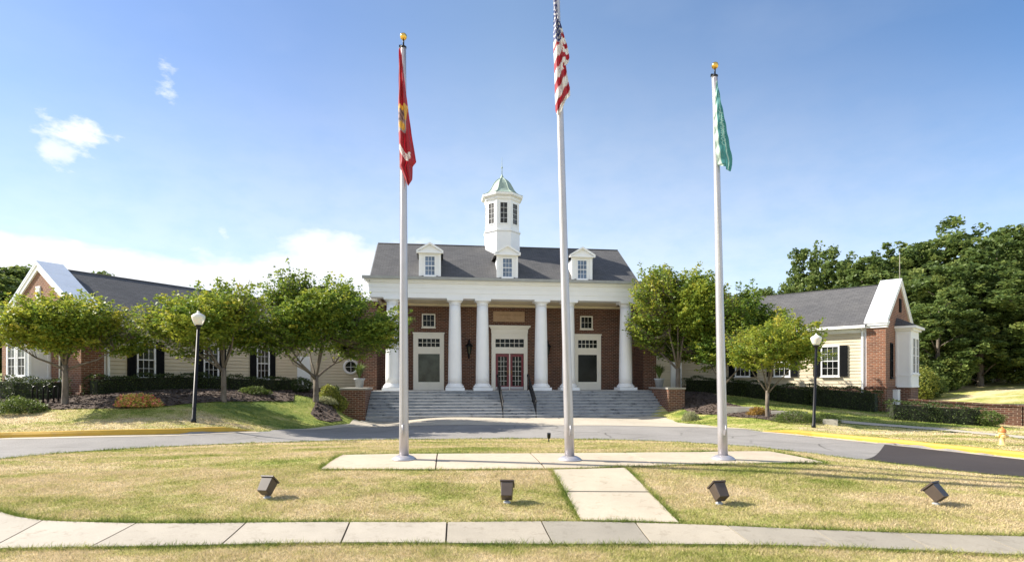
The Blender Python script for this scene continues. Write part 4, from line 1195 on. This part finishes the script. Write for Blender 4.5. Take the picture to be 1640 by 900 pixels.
# connectors between hall and wings
def link(name, A, B, label, extra):
    L = math.hypot(B[0]-A[0], B[1]-A[1]); a = math.atan2(B[1]-A[1], B[0]-A[0])
    root = empty(name, (A[0], A[1], 0), a, label, 'building')
    m = MB(); m.box(-.3, L+.3, 0, 4, -.3, 4.7); m.build('wall', M['siding'], root)
    m = MB(); clap(m, 0, L, 1.2, 4.5, 0); m.build('clapboards', M['siding'], root, recalc=False)
    m = MB(); m.prism([(-.45, 4.75), (2.4, 6.5), (5.2, 4.75), (5.2, 4.65), (2.4, 6.38), (-.45, 4.65)], -.8, L+.3, 'x'); m.build('roof', M['shingle'], root)
    m = MB(); m.box(-.1, L, -.05, -.002, 4.45, 4.66); m.box(-.1, L, -.5, -.40, 4.63, 4.76); m.build('frieze_board', M['white'], root)
    extra(root, L)
    return root
def exL(root, L):
    x = L*.79; T = Matrix.Translation((x, -.03, 2.75)) @ Matrix.Rotation(math.pi/2, 4, 'X')
    m = MB(T); n = 32
    pr_ = [(.34, .0), (.34, .05), (.36, .07), (.46, .07), (.48, .05), (.48, .0)]
    m.lathe(pr_, n=n, capb=False, capt=False); f = m.build('round_window', M['white'], root)
    m = MB(T); m.lathe([(.338, .0), (.338, .02)], n=n); m.build('pane', M['glass_dark'], f)
    m = MB(T); m.box(-.012, .012, -.337, .337, .021, .035); m.box(-.337, .337, -.012, .012, .022, .036); m.build('muntins', M['white'], f)
    m = MB(); m.box(.05, .75, -.09, -.034, 1.28, 3.3); m.box(.0, .8, -.07, -.033, 1.26, 3.4); m.build('door', M['white'], root)
def exR(root, L):
    m = MB(); m.box(L-1.05, L-.1, -.07, -.033, 1.2, 3.45); m.box(L-.98, L-.17, -.09, -.034, 1.22, 3.35); m.build('door', M['white'], root)
EL = (CL[0]+DL[0]*12.0, CL[1]+DL[1]*12.0); ER = (CR[0]+DR[0]*12.2, CR[1]+DR[1]*12.2)
link('connecting_passage', EL, hallpt(-9.2, .6), 'short clapboard passage with round window left of the hall', exL)
link('connecting_passage', hallpt(9.15, .6), ER, 'short shaded clapboard passage right of the hall', exR)

# ------------------------------------------------------------------ hedges and shrubs
def wl_pt(a, off): # point beside left wing facade
    g_ = (DL[1], -DL[0]); return (CL[0]+DL[0]*a+g_[0]*off, CL[1]+DL[1]*a+g_[1]*off)
def wr_pt(a, off):
    g_ = (-DR[1], DR[0]); g_ = (-math.cos(R(45.3)), -math.sin(R(45.3))); return (CR[0]+DR[0]*a+g_[0]*off, CR[1]+DR[1]*a+g_[1]*off)
hedge('hedge', [wl_pt(.2, .75), wl_pt(5.0, .75), wl_pt(10.8, .75)], .8, .78, 'long clipped hedge under the windows of the left wing', seed=1)
hedge('hedge', [(-22.2, 24.7), (-20.9, 24.3), (-19.3, 24.1)], .9, .80, 'clipped hedge in front of the white bay, behind the black rack', seed=2, mat='hedge')
hedge('hedge', [(-25.5, 26.6), (-24.1, 26.2)], .8, .75, 'short hedge at the left edge of the photo', seed=3)
hedge('hedge', [wr_pt(.3, .85), wr_pt(3.5, .85)], .95, 1.15, 'tall end of the dark hedge beside the right brick gable', seed=4)
hedge('hedge', [wr_pt(3.6, .8), wr_pt(7.5, .8), wr_pt(11.3, .8)], .9, 1.0, 'long dark hedge under the windows of the right wing', seed=5)
hr = [(x, y) for x, y in (hitg(1432, 668), hitg(1470, 673), hitg(1505, 679))]
hedge('hedge', [(18.6, 27.9), (20.2, 27.4), (21.9, 26.8)], .9, .82, 'low dark hedge right of the brick gable foot', seed=6)
blob_plant('round_shrub', (22.25, 26.5, gz(22.25, 26.5)), .62, .5, .72, 3200, .06, 'juniper', 'light green clipped shrub at the end of the low hedge by the brick wall', 'shrub', seed=7)
p = at(222, 0, 21.9)
blob_plant('flower_bed_plant', (p[0], p[1], p[2]), .86, .55, .50, 4200, .085, 'flower', 'mound of yellow and red flowers on the left mulch bed', 'flowers', seed=8, dome=True)
blob_plant('juniper_shrub', at(30, 0, 21.3), .95, .7, .58, 4200, .07, 'juniper', 'spreading green juniper at the far left of the mulch bed', 'shrub', seed=9, dome=True)
blob_plant('juniper_shrub', at(1273, 0, 25.3), .95, .6, .55, 4200, .07, 'juniper', 'spreading juniper right of the smallest maple trunk', 'shrub', 'junipers by the right lamp post', seed=10, dome=True, asp=.3)
blob_plant('juniper_shrub', at(1318, 0, 25.6), .75, .55, .42, 3000, .07, 'juniper', 'lower spreading juniper behind the right lamp post', 'shrub', 'junipers by the right lamp post', seed=11, dome=True, asp=.3)
blob_plant('rust_shrub', at(1214, 0, 27.6), .5, .4, .42, 1600, .06, 'rustleaf', 'small orange leaved shrub left of the smallest maple trunk', 'shrub', seed=12, dome=True)
blob_plant('pale_grass_clump', at(1106, 0, 29.5), .45, .4, .48, 2200, .13, 'stripleaf', 'pale striped grass clump beside the right stair wall', 'plant', seed=13, dome=True, asp=.12, tilt=1.6)
blob_plant('light_shrub', at(527, 0, 28.0), .46, .42, 1.05, 2400, .09, 'lightleaf', 'upright yellow green shrub left of the left stair wall', 'shrub', seed=14)
blob_plant('light_shrub', at(543, 0, 28.2), .42, .40, .85, 2000, .08, 'lightleaf', 'yellow green shrub touching the left stair wall', 'shrub', seed=15)
blob_plant('pale_grass_clump', at(521, 0, 27.4), .55, .4, .38, 2000, .12, 'stripleaf', 'pale grassy clump in front of the left stair wall', 'plant', seed=16, dome=True, asp=.12, tilt=1.4)
blob_plant('dark_shrub', at(537, 0, 31.5), .7, .6, .85, 2800, .08, 'hedge', 'dark shrub under the round window', 'shrub', seed=17)
blob_plant('dark_shrub', at(483, 0, 32.3), .6, .5, .85, 2400, .08, 'hedge', 'dark shrub at the inner end of the left hedge, before the white door', 'shrub', seed=18)
blob_plant('low_shrub', at(408, 0, 26.5), .75, .4, .4, 2000, .07, 'juniper', 'low loose green shrub under the left hedge between the two forked maples', 'shrub', seed=19, dome=True)
blob_plant('sapling', (30.0, 41.5, gz(30, 41.5)), 1.0, .9, 2.4, 2600, .14, 'lightleaf', 'yellow green sapling between the bay and the wood', 'tree', seed=20)
blob_plant('understory_bush', (42.0, 46.5, gz(42, 46.5)), 2.6, 1.8, 3.0, 4200, .22, 'lightleaf', 'bright bush at the hill edge under the right wood', 'shrub', seed=21)
for i, (x, y, r_, h_, lb) in enumerate([(30.6,42.6,1.5,1.8,'low bush in front of the sapling at the wood edge'),(33.5,44.5,2.0,2.6,'low bush at the wood edge right of the sapling'),(36.8,48,2.4,2.8,'low bush below the middle of the wood'),(39.6,49,2.2,2.5,'low bush at the top of the grassy hill'),(31.0,46.5,1.8,3.0,'dark bush behind the sapling'),(45.6,50,2.6,3.0,'low bush near the right edge of the photo under the wood')]):
    blob_plant('understory_bush', (x, y, gz(x, y)), r_, 1.6, h_, 4500, .22, 'forest', lb, 'shrub', 'bushes along the foot of the wood', seed=30+i)

# ------------------------------------------------------------------ flagpoles and flags
def cyl_pole(px_b, py_b, d, ytop, label, lean_px, ball=True):
    x = (px_b-820)/F*d; zb = gz(x, d)+.02
    H = EYE+(HOR-ytop)*d/F-zb
    root = empty('flagpole', (x, d, zb), 0, label, 'flagpole', 'aluminium flagpoles on the concrete pad')
    lx = lean_px   # metres the top stands off the base
    m = MB(); pts = []; rad = []
    for i in range(14):
        t = i/13; pts.append((lx*t, 0, H*t)); rad.append(.097-.045*t)
    m.tube(pts, rad, 20); m.build('shaft', M['pole'], root)
    m = MB(); m.lathe([(.24, 0), (.245, .012), (.20, .05), (.15, .075), (.115, .085)], n=32); m.build('base_collar', M['pole'], root)
    m = MB(TR(lx, 0, H)); m.lathe([(.054, 0), (.060, .008), (.060, .03), (.035, .05), (.018, .06)], n=16); m.box(-.085, -.03, -.02, .02, .01, .06)
    m.tube([(0, 0, .07), (0, 0, .17)], .016, 8); m.build('truck', M['black'], root)
    m = MB(TR(lx, 0, H+.235)); pr_ = [(max(.001, .069*math.sin(math.pi*k/14)), -.069*math.cos(math.pi*k/14)) for k in range(15)]
    m.lathe(pr_, n=24); m.build('finial_ball', M['gold'], root)
    m = MB(); m.box(-.02, .03, -.135, -.09, .50, .70); m.tube([(0, -.10, .58), (0, -.15, .60)], .015, 6); m.tube([(0, -.15, .50), (0, -.155, .70)], .012, 6); m.build('cleat', M['pole'], root)
    m = MB(); m.tube([(-.035, -.145, .6), (-.05+lx*.5, -.13, H*.5), (-.08+lx, -.05, H-.02)], .005, 4); m.tube([(.0, -.15, .6), (-.03+lx*.5, -.125, H*.5), (-.07+lx, -.04, H)], .005, 4); m.build('halyard', M['rope'], root)
    return root, x, d, zb, H
PD = 11.35
P1 = cyl_pole(647, 738, PD, 78, 'left aluminium flagpole flying the red flag', -.01)
P2 = cyl_pole(912.5, 738, PD, -60, 'tall middle aluminium flagpole flying the striped flag', -.275)
P3 = cyl_pole(1158, 734, 11.6, 124, 'right aluminium flagpole flying the green flag', -.165)

def flag(name, label, d, left, right, colfn, folds=2.5, amp=.05, group=None):
    """drooping cloth: outline rows (px column, px row) scaled to metres at distance d"""
    ys_ = np.array([p[1] for p in left], float); xl = np.array([p[0] for p in left], float)
    yr = np.array([p[1] for p in right], float); xr = np.array([p[0] for p in right], float)
    y0, y1 = ys_[0], max(ys_[-1], yr[-1]); NR, NC = 150, 48
    V = []; C = []
    tz = lambda y: EYE+(HOR-y)*d/F
    x0 = (xl[0]-820)/F*d
    for i in range(NR+1):
        s_ = i/NR
        for j in range(NC+1):
            t = j/NC
            # cloth rows sag toward the fly side: each column of cloth ends at its own height
            yb_l, yb_r = ys_[-1], yr[-1]
            y = y0+(yb_l+(yb_r-yb_l)*t-y0)*s_
            a = np.interp(y, ys_, xl); b_ = np.interp(y, yr, xr)
            px = a+(b_-a)*t
            wv = .5+.5*min(1, s_*3)
            fold = math.sin(t*math.pi*2*folds+1.2*math.sin(s_*3)+s_*1.5)
            px += .13*(b_-a)/folds*math.sin(t*math.pi*4*folds+s_*2)*.5*math.sin(math.pi*t)
            yy = -.135+amp*wv*fold*min(1, (b_-a)/10)-.012*math.sin(s_*37+t*9)
            V.append(((px-820)/F*d-x0, yy, tz(y)-tz(y1))); C.append((*colfn(t, (y-y0)/(y1-y0), px, y), 1))
    idx = np.arange((NR+1)*(NC+1)).reshape(NR+1, NC+1)
    fs = np.stack([idx[:-1, :-1].ravel(), idx[:-1, 1:].ravel(), idx[1:, 1:].ravel(), idx[1:, :-1].ravel()], 1)
    o = np_mesh(name, np.array(V), 4, M['cloth'], cols=np.array(C), faces=fs, smooth=True)
    o.location = (x0, d, tz(y1)); tag(o, label, 'flag', group)
    return o
def cloth():
    m, t, b = nt('flag_cloth')
    at_ = N(t, 'ShaderNodeAttribute', attribute_name='Col'); t.links.new(at_.outputs[0], b.inputs['Base Color'])
    b.inputs['Roughness'].default_value = .6; b.inputs['Sheen Weight'].default_value = .2
    tr = N(t, 'ShaderNodeBsdfTranslucent'); t.links.new(at_.outputs[0], tr.inputs[0])
    ms = N(t, 'ShaderNodeMixShader'); ms.inputs[0].default_value = .35
    t.links.new(b.outputs[0], ms.inputs[1]); t.links.new(tr.outputs[0], ms.inputs[2]); t.links.new(ms.outputs[0], t.nodes['Material Output'].inputs[0])
    return m
M['cloth'] = cloth()
RED = (.40, .010, .025); WHT = (.80, .79, .77); BLU = (.055, .07, .22)
def c_red(t, s_, px, y):
    c = RED
    if 173 < y < 216 and px < 654-(y-173)*.02:
        if y < 181 or (px > 649 and y < 200): c = (.72, .42, .06)
        elif ((y-px*1.3) % 9) < 3.4: c = (.16, .10, .12)
        else: c = (.40, .26, .24)
        if y > 199: c = (.75, .45, .08) if ((px-646)**2+(y-206)**2*.6) < 22 else (.42, .36, .36)
    arc = 232+25*(1-((656-px)/17)**2) if px < 656 else 257
    if abs(y-arc+1) < 5.5 and 236 < y < 260 and px < 660:
        c = WHT if (px*1.9+y) % 5 > 1.3 or abs(y-arc+1) > 3.5 else (.55, .05, .06)
    return c
flag('hanging_flag', 'limp red flag with gold and grey emblem and white scroll on the left pole', PD,
     [(641,84),(640.5,120),(639,180),(639.5,215),(641,245),(641.5,270),(646,280),(650,290),(655.5,302)],
     [(644,84),(649,130),(654,172),(660,215),(664,240),(668,263),(662,270),(661.5,290),(656.5,301)], c_red, 2.0, .06)
def c_us(t, s_, px, y):
    # canton in the upper hoist part, stripes fall diagonally below
    edge = 74-(px-886)*.2
    if y < edge and px < 897+(y-60)*.05:
        gx = (px-886)/3.6; gy = (y-4)/8.6
        if abs(gx+.5*(int(gy) % 2)-round(gx+.5*(int(gy) % 2)))*3.6 < 1.05 and abs(gy-round(gy))*8.6 < 2.1: return WHT
        return BLU
    if y < 50: return (.03, .04, .15)
    if px > 900 and y < 112:
        return RED if ((y-58) % 17) < 8 else WHT
    k = (y+(px-886)*1.75-74)/17.2
    return RED if (k % 2) < .95 and k > .5 else WHT
flag('hanging_flag', 'limp striped flag with starred blue corner on the tall middle pole', PD,
     [(886.5,-12),(886,30),(885.5,72),(887,110),(888,150),(889,180),(892,190)],
     [(889,-12),(893,30),(899,50),(907,78),(911,98),(910,106),(905,111),(907,125),(911.5,147),(912,160),(905,166),(899,182),(894,190)], c_us, 2.2, .055)
def c_green(t, s_, px, y):
    c = (.06, .26, .26)
    if t < .26: c = (.60, .74, .66)  # brightness of the lit hoist fold painted in as a pale band
    if .72 < t < .78: c = (.35, .55, .50)
    return c
gf = flag('hanging_flag', 'limp teal green flag with white lettering on the right pole', 11.6,
     [(1143,136),(1141.5,160),(1140.5,200),(1142,235),(1144,255),(1146,267),(1149,268)],
     [(1145,136),(1149,155),(1156,190),(1163,230),(1169,260),(1169,267),(1166,279)], c_green, 1.2, .03)
lm = simple('flag_lettering', (.30, .52, .48), .7, .03, 5)
zt = EYE+(HOR-214)*11.6/F-gf.location.z
T = Matrix.Translation(((1151.5-820)/F*11.6-gf.location.x, -.205, zt)) @ Matrix.Rotation(R(-6), 4, 'Y') @ RX @ Matrix.Rotation(R(90), 4, 'Z')
text_mesh('lettering', 'COMMUNITY', .115, T, lm, gf, extrude=.001, shear=.35)

# ------------------------------------------------------------------ ground floodlights
def floodlight(px, py, label, rz, tilt, s=1.0, d=None):
    x, y, z = at(px, py, d)
    root = empty('ground_floodlight', (x, y, z), rz, label, 'floodlight', 'bronze floodlights in the front lawn')
    m = MB(); m.lathe([(.05, -.02), (.055, .02), (.03, .035)], n=12); m.tube([(0, 0, 0), (0, 0, .07)], .018, 8); m.build('mounting_post', M['pot'], root)
    m = MB(); m.box(-.022, .022, -.015, .015, .03, .10); m.build('yoke', M['bronze'], root)
    Tm = Matrix.Translation((0, 0, .185)) @ Matrix.Rotation(tilt, 4, 'X')
    m = MB(Tm); a = .090
    m.add([(-a*.86, -.12, -a*.86), (a*.86, -.12, -a*.86), (a*.86, -.12, a*.86), (-a*.86, -.12, a*.86), (-a, .10, -a), (a, .10, -a), (a, .10, a), (-a, .10, a)],
          [(0, 1, 2, 3), (4, 7, 6, 5), (0, 4, 5, 1), (1, 5, 6, 2), (2, 6, 7, 3), (3, 7, 4, 0)])
    m.build('housing', M['bronze'], root, bevel=.006)
    m = MB(Tm); b_ = .104
    m.box(-b_, b_, .101, .125, -b_, -b_+.03); m.box(-b_, b_, .101, .125, b_-.03, b_); m.box(-b_, -b_+.03, .101, .125, -b_+.03, b_-.03); m.box(b_-.03, b_, .101, .125, -b_+.03, b_-.03); m.build('door_frame', M['bronze'], root)
    m = MB(Tm); m.box(-b_+.03, b_-.03, .102, .115, -b_+.03, b_-.03); m.build('lens', M['glass'], root)
    return root
floodlight(428, 797.5, 'leftmost bronze floodlight in the front lawn', R(-12), R(50))
floodlight(812, 805, 'bronze floodlight left of the walkway', R(-4), R(52))
floodlight(1152, 807, 'bronze floodlight right of the walkway', R(14), R(50))
floodlight(1499, 808, 'rightmost bronze floodlight in the front lawn', R(30), R(46))
x, y, z = at(879, 708)
root = empty('bullet_light', (x, y, z), 0, 'tiny dark stake light in the far lawn between two flagpoles', 'spotlight')
m = MB(); m.tube([(0, 0, -.05), (0, 0, .14)], .02, 8); m.build('stake', M['black'], root)
m = MB(Matrix.Translation((0, 0, .12)) @ Matrix.Rotation(R(15), 4, 'X')); m.lathe([(.035, 0), (.055, .04), (.06, .16), (.062, .18)], n=14); m.build('housing', M['black'], root)

# ------------------------------------------------------------------ lamp posts
def lamp(px, py, d, ytop, label, lean):
    x, y = (px-820)/F*d, d; z = gz(x, y); H = EYE+(HOR-ytop)*d/F-z
    root = empty('lamp_post', (x, y, z), 0, label, 'lamp post', 'black lamp posts with acorn globes')
    m = MB(); hp = H-.60
    m.tube([(0, 0, -.1), (0, 0, .12), (lean*.04, 0, .14), (lean*hp/H, 0, hp)], [.085, .085, .065, .048], 14); m.build('post', M['black'], root)
    T_ = TR(lean*hp/H, 0, hp)
    m = MB(T_); m.lathe([(.05, -.04), (.07, .0), (.06, .03), (.11, .07), (.13, .09), (.12, .11)], n=20); m.build('globe_holder', M['black'], root)
    m = MB(T_); m.lathe([(.11, .105), (.155, .18), (.20, .30), (.22, .38), (.215, .43), (.17, .47), (.10, .51), (.05, .54), (.035, .57), (.02, .60), (.005, .61)], n=24); m.build('globe', M['globe'], root)
lamp(310, 682, 19.8, 498, 'black lamp post with frosted acorn globe on the left lawn', .20)
lamp(1303, 687, 24.0, 534, 'black lamp post with frosted acorn globe on the right lawn', .13)

# ------------------------------------------------------------------ fire hydrant
x, y, z = at(1605, 712.5)
root = empty('fire_hydrant', (x, y, z), R(-20), 'pale yellow fire hydrant with orange bonnet on the right verge', 'hydrant')
k = (HOR-0); s_ = 29/ (F/y) / .80
m = MB(); m.lathe([(.16*s_, -.05), (.16*s_, .04*s_), (.11*s_, .05*s_), (.105*s_, .48*s_), (.14*s_, .50*s_), (.14*s_, .56*s_), (.12*s_, .57*s_)], n=20); m.build('barrel', M['hydrant_body'], root)
m = MB(); m.lathe([(.145*s_, .57*s_), (.15*s_, .60*s_), (.125*s_, .68*s_), (.08*s_, .73*s_), (.035*s_, .75*s_), (.035*s_, .80*s_), (.01*s_, .81*s_)], n=20); m.build('bonnet', M['hydrant_top'], root)
for a in (0, math.pi, -math.pi/2):
    rr = .065 if a != -math.pi/2 else .08
    m = MB(Matrix.Rotation(a, 4, 'Z')); m.tube([(.09*s_, 0, .40*s_), (.19*s_, 0, .40*s_)], rr*s_, 12); m.tube([(.19*s_, 0, .40*s_), (.23*s_, 0, .40*s_)], rr*.75*s_, 6, False); m.build('hose_nozzle', M['hydrant_body'], root)

# ------------------------------------------------------------------ bike rack, low walls, edging, cabinet
x, y, z = at(73, 0, 22.6)
root = empty('bike_rack', (x, y, z), R(30), 'black metal rack of upright loops beside the leftmost maple', 'bike rack')
for k in range(3):
    m = MB(); u = -.33+k*.33
    m.tube([(u-.075, 0, -.1), (u-.075, 0, .60), (u-.055, 0, .68), (u, 0, .71), (u+.055, 0, .68), (u+.075, 0, .60), (u+.075, 0, -.1)], .032, 8); m.build('loop', M['black'], root)
def lowwall():
    pts = [(20.6, 29.6), (24.6, 27.5), (30.5, 27.2), (40, 26.8)]
    root = empty('garden_wall', (*pts[0], gz(*pts[0])), 0, 'long low dark brick wall in front of the grassy hill', 'wall')
    z0 = root.location.z; m = MB(); c_ = MB(); ztop = .70
    for (ax, ay), (bx, by), za, zb in zip(pts[:-1], pts[1:], (.95, .70, .68), (.70, .68, .62)):
        L = math.hypot(bx-ax, by-ay); n_ = (-(by-ay)/L, (bx-ax)/L); t = .15
        def quad(mm, w_, lo0, hi0, lo1, hi1):
            vs = []
            for (q, lo, hi) in (((ax, ay), lo0, hi0), ((bx, by), lo1, hi1)):
                for s2, hh in ((-1, lo), (1, lo), (1, hi), (-1, hi)): vs.append((q[0]+n_[0]*w_*s2-pts[0][0], q[1]+n_[1]*w_*s2-pts[0][1], hh-z0))
            mm.add(vs, [(0, 1, 2, 3), (7, 6, 5, 4), (0, 4, 5, 1), (1, 5, 6, 2), (2, 6, 7, 3), (3, 7, 4, 0)])
        quad(m, .15, -1.0, za-.07, -1.0, zb-.07); quad(c_, .19, za-.07, za, zb-.07, zb)
    m.build('brickwork', M['brick'], root); c_.build('brick_cap', M['brick'], root)
lowwall()
for (pa, pb, h, lb) in (((1163, 0, 29.5), (1222, 0, 28.8), .22, 'upper concrete edging beam left of the smallest maple'), ((1235, 0, 27.5), (1293, 0, 26.8), .18, 'middle concrete edging beam behind the junipers'), ((1318, 0, 25.2), (1342, 0, 24.9), .20, 'short concrete edging block right of the right lamp post')):
    A = at(*pa); B = at(*pb); L = math.hypot(B[0]-A[0], B[1]-A[1]); a = math.atan2(B[1]-A[1], B[0]-A[0])
    m = MB(); m.prism([(-.12, -.35), (.12, -.35), (.12, h), (-.12, h)], 0, L, 'x')
    o = m.build('concrete_edging', M['conc_edge'], bevel=.012); o.location = (A[0], A[1], max(A[2], B[2])); o.rotation_euler = (0, 0, a); tag(o, lb, 'edging', 'concrete edging beams in the right bank')
cab = empty('utility_cabinet', (CR[0]+math.sin(R(44.7))*1.75+.12, CR[1]+math.cos(R(44.7))*1.75-.2, gz(21.9, 32.5)), R(-44.7+90), 'small white utility cabinet at the foot of the right brick gable', 'cabinet')
m = MB(); m.box(-.3, .3, -.04, .28, -.1, 1.15); m.box(-.33, .33, -.07, .31, 1.15, 1.2); m.build('cabinet_body', M['white'], cab, bevel=.01)
m = MB(); m.box(-.27, .27, -.055, -.042, .1, 1.1); m.build('door', M['white'], cab)
cab.rotation_euler = (0, 0, R(45.3))

# ------------------------------------------------------------------ sky, sun, camera
S = Vector((-.985, .155, 0)).normalized(); el = R(37)
sd = Vector((S.x*math.cos(el), S.y*math.cos(el), math.sin(el)))
wd = bpy.data.worlds.new('World'); sc.world = wd; wd.use_nodes = True; t = wd.node_tree
bg = t.nodes['Background']
sky = t.nodes.new('ShaderNodeTexSky'); sky.sky_type = 'NISHITA'; sky.sun_disc = False
sky.sun_elevation = el; sky.sun_rotation = math.atan2(S.x, S.y); sky.altitude = 0; sky.air_density = 1.0; sky.dust_density = .25; sky.ozone_density = 1.3
tc = t.nodes.new('ShaderNodeTexCoord'); vec = tc.outputs['Generated']
def wm(op, a, b=None, c=None):
    n = t.nodes.new('ShaderNodeMath'); n.operation = op
    for i, v in enumerate((a, b, c)):
        if v is None: continue
        if isinstance(v, bpy.types.NodeSocket): t.links.new(v, n.inputs[i])
        else: n.inputs[i].default_value = v
    return n.outputs[0]
def dirv(px, y): v = Vector((px-820, F, HOR-y)); return v.normalized()
sep = t.nodes.new('ShaderNodeSeparateXYZ'); t.links.new(vec, sep.inputs[0])
mp = t.nodes.new('ShaderNodeMapping'); mp.inputs['Scale'].default_value = (1, 1, 2.1); t.links.new(vec, mp.inputs[0])
nz1 = t.nodes.new('ShaderNodeTexNoise'); nz1.inputs['Scale'].default_value = 5.5; nz1.inputs['Detail'].default_value = 9; nz1.inputs['Roughness'].default_value = .56; t.links.new(mp.outputs[0], nz1.inputs['Vector'])
def smooth(v, a, b):
    n = t.nodes.new('ShaderNodeMapRange'); n.interpolation_type = 'SMOOTHSTEP'; t.links.new(v, n.inputs[0]) 
    n.inputs[1].default_value = a; n.inputs[2].default_value = b; return n.outputs[0]
# slope of the cloud bank top: higher at the left
az = wm('DIVIDE', sep.outputs[0], sep.outputs[1])            # tan azimuth
elv = wm('DIVIDE', sep.outputs[2], sep.outputs[1])           # tan elevation seen ahead
top = wm('MULTIPLY_ADD', az, -.03, .250)
d_ = wm('SUBTRACT', top, elv)                               # >0 inside the bank
nn = wm('MULTIPLY_ADD', wm('SUBTRACT', nz1.outputs[0], .5), .17, d_)
bank = smooth(nn, .0, .045)
side = smooth(az, .0, -.20)
fwd = smooth(sep.outputs[1], .0, .3)
bank = wm('MULTIPLY', wm('MULTIPLY', bank, side), fwd)
m_total = bank
nz2 = t.nodes.new('ShaderNodeTexNoise'); nz2.inputs['Scale'].default_value = 14; nz2.inputs['Detail'].default_value = 8; nz2.inputs['Roughness'].default_value = .6; t.links.new(mp.outputs[0], nz2.inputs['Vector'])
for px, y, r_, k_ in ((264, 140, .033, 1), (136, 218, .048, .9), (100, 243, .035, .7), (360, 372, .035, .6)):
    dv = dirv(px, y); vm = t.nodes.new('ShaderNodeVectorMath'); vm.operation = 'DISTANCE'; t.links.new(vec, vm.inputs[0]); vm.inputs[1].default_value = dv
    q = wm('MULTIPLY_ADD', vm.outputs['Value'], -1/r_, 1.0)
    q = wm('ADD', q, wm('MULTIPLY', wm('SUBTRACT', nz2.outputs[0], .52), 3.2))
    m_total = wm('MAXIMUM', m_total, wm('MULTIPLY', smooth(q, .1, .9), k_))
# faint high haze streaks
nz3 = t.nodes.new('ShaderNodeTexNoise'); nz3.inputs['Scale'].default_value = 2.6; nz3.inputs['Detail'].default_value = 6; t.links.new(mp.outputs[0], nz3.inputs['Vector'])
veil = wm('MULTIPLY', smooth(nz3.outputs[0], .45, .75), .07)
hz = wm('MULTIPLY', smooth(elv, .68, .0), .48)
m_total = wm('MAXIMUM', m_total, wm('MAXIMUM', veil, hz))
shade = t.nodes.new('ShaderNodeValToRGB'); t.links.new(nz2.outputs[0], shade.inputs[0])
shade.color_ramp.elements[0].position = .3; shade.color_ramp.elements[0].color = (3.9, 4.3, 4.9, 1); shade.color_ramp.elements[1].position = .6; shade.color_ramp.elements[1].color = (4.9, 4.95, 5.1, 1)
mx = t.nodes.new('ShaderNodeMix'); mx.data_type = 'RGBA'; t.links.new(m_total, mx.inputs[0]); tint = t.nodes.new('ShaderNodeValToRGB'); t.links.new(wm('MULTIPLY_ADD', sep.outputs[0], .5, .5), tint.inputs[0])
tc_ = tint.color_ramp.elements
while len(tc_) < 5: tc_.new(.5)
for e_, (p_, c_) in zip(tc_, ((.17, (.64, .68, .80)), (.35, (.73, .75, .83)), (.5, (.92, .91, .89)), (.67, (.80, .84, .89)), (.83, (.52, .68, .83)))): e_.position = p_; e_.color = (*c_, 1)
mt = t.nodes.new('ShaderNodeMix'); mt.data_type = 'RGBA'; mt.blend_type = 'MULTIPLY'; mt.inputs[0].default_value = 1; t.links.new(sky.outputs[0], mt.inputs[6]); t.links.new(tint.outputs[0], mt.inputs[7])
t.links.new(mt.outputs[2], mx.inputs[6]); t.links.new(shade.outputs[0], mx.inputs[7])
t.links.new(mx.outputs[2], bg.inputs['Color']); bg.inputs['Strength'].default_value = .11
sun = bpy.data.lights.new('sun', 'SUN'); sun.energy = 4.5; sun.angle = R(.53); sun.color = (1, .93, .81)
so = bpy.data.objects.new('sun', sun); COL.objects.link(so); so.rotation_euler = (-sd).to_track_quat('-Z', 'Y').to_euler(); so.location = (-40, 10, 40)

cam = bpy.data.cameras.new('camera'); co = bpy.data.objects.new('camera', cam); COL.objects.link(co)
cam.sensor_width = 36; cam.sensor_fit = 'HORIZONTAL'; cam.lens = F/1640*36; cam.shift_y = (HOR-450)/1640
co.location = (0, 0, EYE); co.rotation_euler = (math.pi/2, 0, 0); cam.clip_start = .1; cam.clip_end = 2000
sc.camera = co
sc.view_settings.view_transform = 'Standard'; sc.view_settings.look = 'None'; sc.view_settings.exposure = 1.15; sc.view_settings.gamma = 1
sc.cycles.use_denoising = True; sc.cycles.max_bounces = 6; sc.cycles.diffuse_bounces = 4; sc.cycles.transmission_bounces = 4; sc.cycles.transparent_max_bounces = 4
